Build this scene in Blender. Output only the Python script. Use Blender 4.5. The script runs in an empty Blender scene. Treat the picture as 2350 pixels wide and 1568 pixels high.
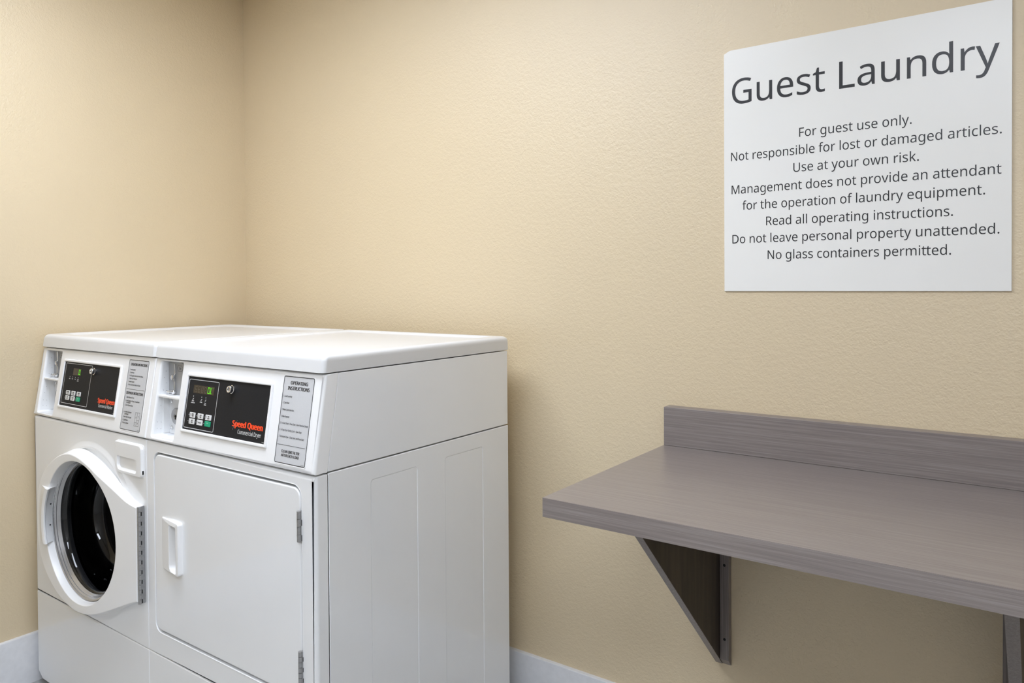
import bpy, bmesh, math
from mathutils import Vector, Matrix
from mathutils.geometry import tessellate_polygon

scene = bpy.context.scene
COL = scene.collection

# ------------------------------------------------------------------ camera
F_PX, SHX, SHY = 1700.5, -1.955, -107.21          # focal length and principal point in px of a 2350 px wide frame
YAW, PITCH, ROLL = 0.6221, -0.0141, -0.0066
cam_loc = Vector((2.6526, -1.8349, 1.2719))
fwd = Vector((-math.sin(YAW)*math.cos(PITCH), math.cos(YAW)*math.cos(PITCH), math.sin(PITCH)))
rgt = Vector((math.cos(YAW), math.sin(YAW), 0.0))
upv = rgt.cross(fwd)
r2 = rgt*math.cos(ROLL) + upv*math.sin(ROLL)
u2 = -rgt*math.sin(ROLL) + upv*math.cos(ROLL)
cd = bpy.data.cameras.new('camera')
cd.sensor_fit = 'HORIZONTAL'; cd.sensor_width = 36.0
cd.lens = F_PX*36.0/2350.0
cd.shift_x = -SHX/2350.0; cd.shift_y = SHY/2350.0
cd.clip_start = 0.02; cd.clip_end = 50
cam = bpy.data.objects.new('camera', cd)
cam.matrix_world = Matrix(((r2.x, u2.x, -fwd.x, cam_loc.x), (r2.y, u2.y, -fwd.y, cam_loc.y), (r2.z, u2.z, -fwd.z, cam_loc.z), (0, 0, 0, 1)))
COL.objects.link(cam); scene.camera = cam

# ------------------------------------------------------------------ world, exposure, lamp strength
wd = bpy.data.worlds.new('world'); scene.world = wd; wd.use_nodes = True
wd.node_tree.nodes['Background'].inputs[0].default_value = (1.0, 0.97, 0.93, 1)
wd.node_tree.nodes['Background'].inputs[1].default_value = 0.0
scene.view_settings.view_transform = 'Standard'
scene.view_settings.look = 'None'
scene.view_settings.gamma = 1.0
scene.view_settings.use_curve_mapping = False
scene.view_settings.exposure = 0.09
scene.cycles.use_denoising = True
scene.cycles.max_bounces = 10
scene.cycles.diffuse_bounces = 6
scene.cycles.caustics_reflective = False
#LAMPS x, y, width, depth, strength, colour
LAMPS = [(1.12, -1.12, 1.16, 0.58, 13.4, (0.92, 1.0, 1.14)),
         (2.75, -2.30, 1.16, 0.58, 17.2, (0.92, 1.0, 1.14))]  # second panel is an unseen lamp added as fill from right and behind camera
CEIL = 2.44

# ------------------------------------------------------------------ dimensions (metres)
MX0 = 0.0292; MW = 0.683; DX0 = MX0 + MW; DX1 = MX0 + 2*MW
YF = -0.8024; YSEAM = -0.767; YB = -0.1013
ZHOOD = 0.866; ZLID = 1.081; ZTOP = 1.1215; ZLOW = 0.3005
RX, RY = 3.6, -3.3

# ------------------------------------------------------------------ materials
def new_mat(name):
    m = bpy.data.materials.new(name); m.use_nodes = True
    nt = m.node_tree
    return m, nt, nt.nodes['Principled BSDF']

def srgb(r, g, b):
    f = lambda c: (c/255/12.92) if c/255 <= 0.04045 else ((c/255+0.055)/1.055)**2.4
    return (f(r), f(g), f(b), 1.0)

def noise(nt, scale, detail=2.0, rough=0.5, mapscale=None, coord='Object', rot=None):
    tc = nt.nodes.new('ShaderNodeTexCoord'); n = nt.nodes.new('ShaderNodeTexNoise')
    n.inputs['Scale'].default_value = scale; n.inputs['Detail'].default_value = detail; n.inputs['Roughness'].default_value = rough
    mp = nt.nodes.new('ShaderNodeMapping')
    if mapscale: mp.inputs['Scale'].default_value = mapscale
    if rot: mp.inputs['Rotation'].default_value = rot
    nt.links.new(tc.outputs[coord], mp.inputs['Vector']); nt.links.new(mp.outputs['Vector'], n.inputs['Vector'])
    return n

def ramp(nt, src, stops):
    r = nt.nodes.new('ShaderNodeValToRGB'); cr = r.color_ramp
    while len(cr.elements) < len(stops): cr.elements.new(0.5)
    for e, (p, c) in zip(cr.elements, stops): e.position = p; e.color = c
    nt.links.new(src, r.inputs['Fac']); return r

def simple(name, col, rough=0.4, metal=0.0, spec=0.5, nscale=None, namp=0.03, coat=0.0):
    m, nt, b = new_mat(name)
    b.inputs['Roughness'].default_value = rough; b.inputs['Metallic'].default_value = metal
    b.inputs['Specular IOR Level'].default_value = spec; b.inputs['Coat Weight'].default_value = coat
    n = noise(nt, nscale or 60.0, 3.0)
    lo = tuple(max(0, c*(1-namp)) for c in col[:3])+(1,); hi = tuple(min(1, c*(1+namp)) for c in col[:3])+(1,)
    r = ramp(nt, n.outputs['Fac'], [(0.3, lo), (0.7, hi)])
    nt.links.new(r.outputs['Color'], b.inputs['Base Color'])
    return m

def bumped(m, scale, strength, dist, detail=2.0, rough=0.5):
    nt = m.node_tree; b = nt.nodes['Principled BSDF']
    n = noise(nt, scale, detail, rough)
    bp = nt.nodes.new('ShaderNodeBump'); bp.inputs['Strength'].default_value = strength; bp.inputs['Distance'].default_value = dist
    nt.links.new(n.outputs['Fac'], bp.inputs['Height']); nt.links.new(bp.outputs['Normal'], b.inputs['Normal'])
    return m

def laminate(name, mapscale, c0, c1, c2, rough=0.36, rot=None, spec=0.45):
    m, nt, b = new_mat(name)
    n1 = noise(nt, 1.0, 3.0, 0.6, mapscale, rot=rot)
    n2 = noise(nt, 1.0, 2.0, 0.5, tuple(s*0.31 for s in mapscale), rot=rot)
    mx = nt.nodes.new('ShaderNodeMath'); mx.operation = 'ADD'
    m2 = nt.nodes.new('ShaderNodeMath'); m2.operation = 'MULTIPLY'; m2.inputs[1].default_value = 0.5
    nt.links.new(n1.outputs['Fac'], mx.inputs[0]); nt.links.new(n2.outputs['Fac'], mx.inputs[1]); nt.links.new(mx.outputs[0], m2.inputs[0])
    r = ramp(nt, m2.outputs[0], [(0.36, c0), (0.5, c1), (0.64, c2)])
    nt.links.new(r.outputs['Color'], b.inputs['Base Color'])
    b.inputs['Roughness'].default_value = rough; b.inputs['Specular IOR Level'].default_value = spec
    bp = nt.nodes.new('ShaderNodeBump'); bp.inputs['Strength'].default_value = 0.08; bp.inputs['Distance'].default_value = 0.0006
    nt.links.new(m2.outputs[0], bp.inputs['Height']); nt.links.new(bp.outputs['Normal'], b.inputs['Normal'])
    return m

def emit(name, col, strength):
    m, nt, b = new_mat(name)
    b.inputs['Base Color'].default_value = (0.8, 0.8, 0.8, 1) if strength > 1.5 else (0.02, 0.02, 0.02, 1)
    b.inputs['Emission Color'].default_value = col; b.inputs['Emission Strength'].default_value = strength
    return m

def wall_paint(name, col):
    m = simple(name, col, rough=0.48, spec=1.0, nscale=1.7, namp=0.015)
    nt = m.node_tree; b = nt.nodes['Principled BSDF']
    n1 = noise(nt, 270.0, 2.0, 0.5); n2 = noise(nt, 95.0, 1.0, 0.5)
    ad = nt.nodes.new('ShaderNodeMath'); ad.operation = 'ADD'
    nt.links.new(n1.outputs['Fac'], ad.inputs[0]); nt.links.new(n2.outputs['Fac'], ad.inputs[1])
    bp = nt.nodes.new('ShaderNodeBump'); bp.inputs['Strength'].default_value = 0.62; bp.inputs['Distance'].default_value = 0.0016
    nt.links.new(ad.outputs[0], bp.inputs['Height']); nt.links.new(bp.outputs['Normal'], b.inputs['Normal'])
    return m

M = {}
M['wall'] = wall_paint('tan_wall_paint', srgb(213, 195, 162))
M['wall_white'] = wall_paint('off_white_wall_paint', srgb(190, 186, 180))
M['ceiling'] = bumped(simple('white_ceiling_paint', srgb(238, 237, 233), 0.7), 120, 0.2, 0.002)
M['floor'] = simple('light_grey_floor', srgb(168, 168, 166), 0.3, nscale=14, namp=0.06)
M['baseboard'] = simple('white_baseboard_paint', srgb(224, 225, 228), 0.35)
M['enamel'] = simple('white_enamel', srgb(241, 242, 243), 0.06, spec=0.6, nscale=8, namp=0.006)
M['plastic'] = simple('white_plastic', srgb(243, 243, 243), 0.33, spec=0.5, nscale=8, namp=0.006)
M['lid_white'] = simple('white_lid_enamel', srgb(222, 222, 222), 0.28, nscale=8, namp=0.006)
M['matte_white'] = simple('recess_white', srgb(234, 235, 236), 0.4, nscale=8, namp=0.006)
M['seam'] = simple('dark_seam', srgb(60, 60, 62), 0.6)
M['black_panel'] = bumped(simple('black_overlay', srgb(33, 33, 35), 0.6, spec=0.2, nscale=900, namp=0.25), 1500, 0.1, 0.0004)
M['print_white'] = simple('white_print', srgb(226, 226, 226), 0.5)
M['print_grey'] = simple('grey_print', srgb(150, 150, 152), 0.5)
M['print_black'] = simple('black_print', srgb(33, 33, 36), 0.35)
M['print_red'] = simple('red_orange_print', srgb(246, 74, 30), 0.45)
M['label'] = simple('grey_label', srgb(203, 204, 206), 0.35, nscale=300, namp=0.015)
M['key'] = simple('light_key', srgb(226, 226, 226), 0.4)
M['key_green'] = simple('green_key', srgb(0, 160, 118), 0.4)
M['display'] = simple('smoked_display', srgb(56, 47, 36), 0.25, nscale=40, namp=0.2)
M['ghost'] = simple('unlit_segment', srgb(92, 84, 70), 0.4)
M['led'] = emit('green_led', (0.16, 1.0, 0.0, 1), 1.0)
M['led_dim'] = emit('dim_green_led', (0.05, 0.35, 0.03, 1), 0.5)
M['chrome'] = simple('chrome', srgb(225, 225, 226), 0.12, metal=1.0, nscale=20, namp=0.02)
M['steel'] = simple('brushed_steel', srgb(176, 176, 177), 0.34, metal=0.85, nscale=200, namp=0.08)
M['drum'] = simple('dark_drum_steel', srgb(70, 70, 72), 0.3, metal=0.8)
M['ring_steel'] = simple('trim_ring_steel', srgb(196, 196, 198), 0.22, metal=0.75)
M['rubber'] = simple('black_rubber', srgb(26, 26, 27), 0.45)
M['hole'] = simple('black_hole', srgb(8, 8, 8), 0.8)
M['grey_plate'] = simple('grey_metal_plate', srgb(168, 169, 171), 0.4, metal=0.2)
M['sign'] = simple('white_sign_board', srgb(236, 235, 231), 0.3, nscale=5, namp=0.006)
lam = (srgb(120, 111, 108), srgb(131, 122, 118), srgb(144, 136, 132))
M['lam_x'] = laminate('grey_laminate_lengthwise', (11, 900, 900), *lam)
M['lam_top'] = laminate('grey_laminate_top', (11, 900, 900), *lam, rough=0.3, spec=0.9)
M['lam_edge'] = laminate('grey_laminate_edge', (11, 760, 760), *lam)
M['lam_z'] = laminate('grey_laminate_upright', (760, 760, 11), *lam)
M['lam_slope'] = laminate('grey_laminate_slanted', (760, 11, 760), *lam, rot=(math.radians(-45), 0, 0))
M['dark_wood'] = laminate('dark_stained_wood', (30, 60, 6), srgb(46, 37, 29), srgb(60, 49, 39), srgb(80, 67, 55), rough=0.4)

def glass_mat():
    m, nt, b = new_mat('dark_door_glass')
    nt.nodes.remove(b)
    out = nt.nodes['Material Output']
    tr = nt.nodes.new('ShaderNodeBsdfTransparent'); tr.inputs[0].default_value = (0.16, 0.16, 0.165, 1)
    gl = nt.nodes.new('ShaderNodeBsdfGlossy'); gl.inputs['Roughness'].default_value = 0.02; gl.inputs[0].default_value = (1, 1, 1, 1)
    fr = nt.nodes.new('ShaderNodeFresnel'); fr.inputs['IOR'].default_value = 1.5
    n = noise(nt, 9.0, 1.0)
    bp = nt.nodes.new('ShaderNodeBump'); bp.inputs['Strength'].default_value = 0.03; bp.inputs['Distance'].default_value = 0.004
    nt.links.new(n.outputs['Fac'], bp.inputs['Height']); nt.links.new(bp.outputs['Normal'], gl.inputs['Normal'])
    mx = nt.nodes.new('ShaderNodeMixShader')
    nt.links.new(fr.outputs[0], mx.inputs[0]); nt.links.new(tr.outputs[0], mx.inputs[1]); nt.links.new(gl.outputs[0], mx.inputs[2])
    nt.links.new(mx.outputs[0], out.inputs['Surface'])
    return m
M['glass'] = glass_mat()

# ------------------------------------------------------------------ mesh helpers
ORIGIN = {}

def finish(name, bm, mat, parent=None, smooth=True, angle=32, weighted=True, recalc=True):
    if recalc: bmesh.ops.recalc_face_normals(bm, faces=bm.faces[:])
    cs = [v.co for v in bm.verts]
    lo = Vector((min(c.x for c in cs), min(c.y for c in cs), min(c.z for c in cs)))
    hi = Vector((max(c.x for c in cs), max(c.y for c in cs), max(c.z for c in cs)))
    ctr = (lo+hi)/2
    bmesh.ops.translate(bm, verts=bm.verts[:], vec=-ctr)
    me = bpy.data.meshes.new(name); bm.to_mesh(me); bm.free()
    me.materials.append(M[mat] if isinstance(mat, str) else mat)
    o = bpy.data.objects.new(name, me); COL.objects.link(o)
    if smooth:
        me.shade_smooth(); me.set_sharp_from_angle(angle=math.radians(angle))
        if weighted:
            md = o.modifiers.new('weighted_normal', 'WEIGHTED_NORMAL'); md.keep_sharp = True; md.weight = 80
    ORIGIN[o.name] = ctr
    if parent is not None:
        o.parent = parent; o.location = ctr - ORIGIN[parent.name]
    else:
        o.location = ctr
    return o

def empty(name, loc, label, cat, group=None):
    o = bpy.data.objects.new(name, None); COL.objects.link(o); o.location = loc
    o.empty_display_size = 0.1
    ORIGIN[o.name] = Vector(loc); tag(o, label, cat, group); return o

def tag(o, label=None, cat=None, group=None, kind=None):
    if label: o['label'] = label
    if cat: o['category'] = cat
    if group: o['group'] = group
    if kind: o['kind'] = kind
    return o

def area(lp): return 0.5*sum(lp[i-1][0]*lp[i][1]-lp[i][0]*lp[i-1][1] for i in range(len(lp)))
def orient(lp, ccw=True):
    return list(lp) if (area(lp) > 0) == ccw else list(reversed(lp))

def inset(lp, d, kf=None):
    """move every corner of a loop by d to its left (into the material)"""
    n = len(lp); out = []
    for i in range(n):
        a, b, c = lp[i-1], lp[i], lp[(i+1) % n]
        d1 = Vector((b[0]-a[0], b[1]-a[1])); d2 = Vector((c[0]-b[0], c[1]-b[1]))
        if d1.length < 1e-9 or d2.length < 1e-9: out.append(tuple(b)); continue
        d1.normalize(); d2.normalize()
        n1 = Vector((-d1.y, d1.x)); n2 = Vector((-d2.y, d2.x)); m = n1+n2
        k = m.length_squared
        if k < 0.25: m = n1; s = 1.0
        else: s = 2.0/k
        e = d*kf(b[0]) if kf else d
        out.append((b[0]+m.x*s*e, b[1]+m.y*s*e))
    return out

def rrect(u0, v0, u1, v1, r=0.0, n=5, rs=None):
    rs = rs or (r, r, r, r); pts = []     # corner order: lower left, lower right, upper right, upper left
    for (cx, cy, a0), rr in zip(((u0, v0, 180), (u1, v0, 270), (u1, v1, 0), (u0, v1, 90)), rs):
        if rr <= 0: pts.append((cx, cy)); continue
        ox = cx+rr if cx == u0 else cx-rr; oy = cy+rr if cy == v0 else cy-rr
        for k in range(n+1):
            a = math.radians(a0+90*k/n); pts.append((ox+rr*math.cos(a), oy+rr*math.sin(a)))
    return pts

def circle(cx, cy, r, n=32): return [(cx+r*math.cos(2*math.pi*k/n), cy+r*math.sin(2*math.pi*k/n)) for k in range(n)]

def bridge(bm, A, B, closed=True):
    n = len(A)
    for i in range(n if closed else n-1):
        j = (i+1) % n
        try: bm.faces.new((A[i], A[j], B[j], B[i]))
        except ValueError: pass

def cap(bm, vl, loops):
    """fill between vertex loops (first outer, rest holes)"""
    flat = [v for L in vl for v in L]
    for t in tessellate_polygon([[Vector((p[0], p[1], 0)) for p in L] for L in loops]):
        try: bm.faces.new([flat[i] for i in t])
        except ValueError: pass

def plate(bm, loops, w0, w1, F, bev=0.0, segs=3, back=True, hole_bev=True, kf=None):
    loops = [orient(L, i == 0) for i, L in enumerate(loops)]
    lay = [(0.0, w0)]
    if bev:
        for k in range(segs+1):
            a = math.pi/2*k/segs; lay.append((bev*(1-math.cos(a)), w1-bev+bev*math.sin(a)))
    else: lay.append((0.0, w1))
    rings = []
    for li, L in enumerate(loops):
        rr = []
        for d, w in lay:
            P = inset(L, d if (li == 0 or hole_bev) else 0.0, kf) if d else L
            rr.append([bm.verts.new(F @ Vector((p[0], p[1], w))) for p in P])
        for a, b in zip(rr, rr[1:]): bridge(bm, a, b)
        rings.append(rr)
    top = [inset(L, lay[-1][0] if (i == 0 or hole_bev) else 0.0, kf) for i, L in enumerate(loops)]
    cap(bm, [r[-1] for r in rings], top)
    if back: cap(bm, [r[0] for r in rings], loops)

def box(bm, x0, x1, y0, y1, z0, z1, bev=0.0, segs=2):
    b = bmesh.new(); bmesh.ops.create_cube(b, size=1.0)
    for v in b.verts: v.co = Vector(((x0+x1)/2+v.co.x*(x1-x0), (y0+y1)/2+v.co.y*(y1-y0), (z0+z1)/2+v.co.z*(z1-z0)))
    if bev: bmesh.ops.bevel(b, geom=b.edges[:], offset=bev, segments=segs, affect='EDGES', profile=0.5)
    join(bm, b)

def join(bm, b):
    mp = {}
    for v in b.verts: mp[v] = bm.verts.new(v.co)
    for f in b.faces: bm.faces.new([mp[v] for v in f.verts])
    b.free()

def prism(bm, pts, axis, a, b, bev=0.0, segs=2, skip=None):
    """closed polygon in the plane normal to axis, pushed from a to b"""
    t = bmesh.new()
    def mk(p, w):
        return {'x': Vector((w, p[0], p[1])), 'y': Vector((p[0], w, p[1])), 'z': Vector((p[0], p[1], w))}[axis]
    A = [t.verts.new(mk(p, a)) for p in pts]; B = [t.verts.new(mk(p, b)) for p in pts]
    t.faces.new(A); t.faces.new(B)
    n = len(pts)
    for i in range(n):
        t.faces.new((A[i], A[(i+1) % n], B[(i+1) % n], B[i]))
    bmesh.ops.recalc_face_normals(t, faces=t.faces[:])
    if bev: bmesh.ops.bevel(t, geom=t.edges[:], offset=bev, segments=segs, affect='EDGES', profile=0.5)
    join(bm, t)

def tube(bm, path, r, n=10, closed=False):
    P = [Vector(p) for p in path]; rings = []
    ref = Vector((0, 0, 1))
    for i, p in enumerate(P):
        a = P[i-1] if (i or closed) else P[0]; b = P[(i+1) % len(P)] if (i < len(P)-1 or closed) else P[-1]
        t = (b-a).normalized()
        s = t.cross(ref if abs(t.dot(ref)) < 0.95 else Vector((1, 0, 0))).normalized(); q = t.cross(s)
        rings.append([bm.verts.new(p+(s*math.cos(2*math.pi*k/n)+q*math.sin(2*math.pi*k/n))*r) for k in range(n)])
    for a, b in zip(rings, rings[1:]): bridge(bm, a, b)
    if closed: bridge(bm, rings[-1], rings[0])
    else: bm.faces.new(rings[0]); bm.faces.new(rings[-1])

def lathe(bm, prof, F, n=48, cap0=False, cap1=False):
    """prof: (radius, w) pairs turned about the frame's w axis"""
    rings = []
    for r, w in prof:
        if r < 1e-6: rings.append([bm.verts.new(F @ Vector((0, 0, w)))])
        else: rings.append([bm.verts.new(F @ Vector((r*math.cos(2*math.pi*k/n), r*math.sin(2*math.pi*k/n), w))) for k in range(n)])
    for a, b in zip(rings, rings[1:]):
        if len(a) == 1 or len(b) == 1:
            s, L = (a[0], b) if len(a) == 1 else (b[0], a)
            for i in range(n): bm.faces.new((s, L[i], L[(i+1) % n]))
        else: bridge(bm, a, b)
    if cap0 and len(rings[0]) > 1: bm.faces.new(rings[0])
    if cap1 and len(rings[-1]) > 1: bm.faces.new(rings[-1])

def frame(o, eu, ev):
    eu = Vector(eu).normalized(); ev = Vector(ev).normalized(); ew = eu.cross(ev)
    return Matrix(((eu.x, ev.x, ew.x, o[0]), (eu.y, ev.y, ew.y, o[1]), (eu.z, ev.z, ew.z, o[2]), (0, 0, 0, 1)))
def FRONT(y, x=0, z=0): return frame((x, y, z), (1, 0, 0), (0, 0, 1))          # w towards the room
def SIDE(x): return frame((x, 0, 0), (0, 1, 0), (0, 0, 1))                      # w towards +X
CT = Vector((0, -0.771+0.806, ZLID-0.867)).normalized()                           # up along the sloping console
def CON(x0): return frame((x0, -0.806, 0.867), (1, 0, 0), CT)
CON_H = Vector((0, -0.771+0.806, ZLID-0.867)).length

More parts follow.
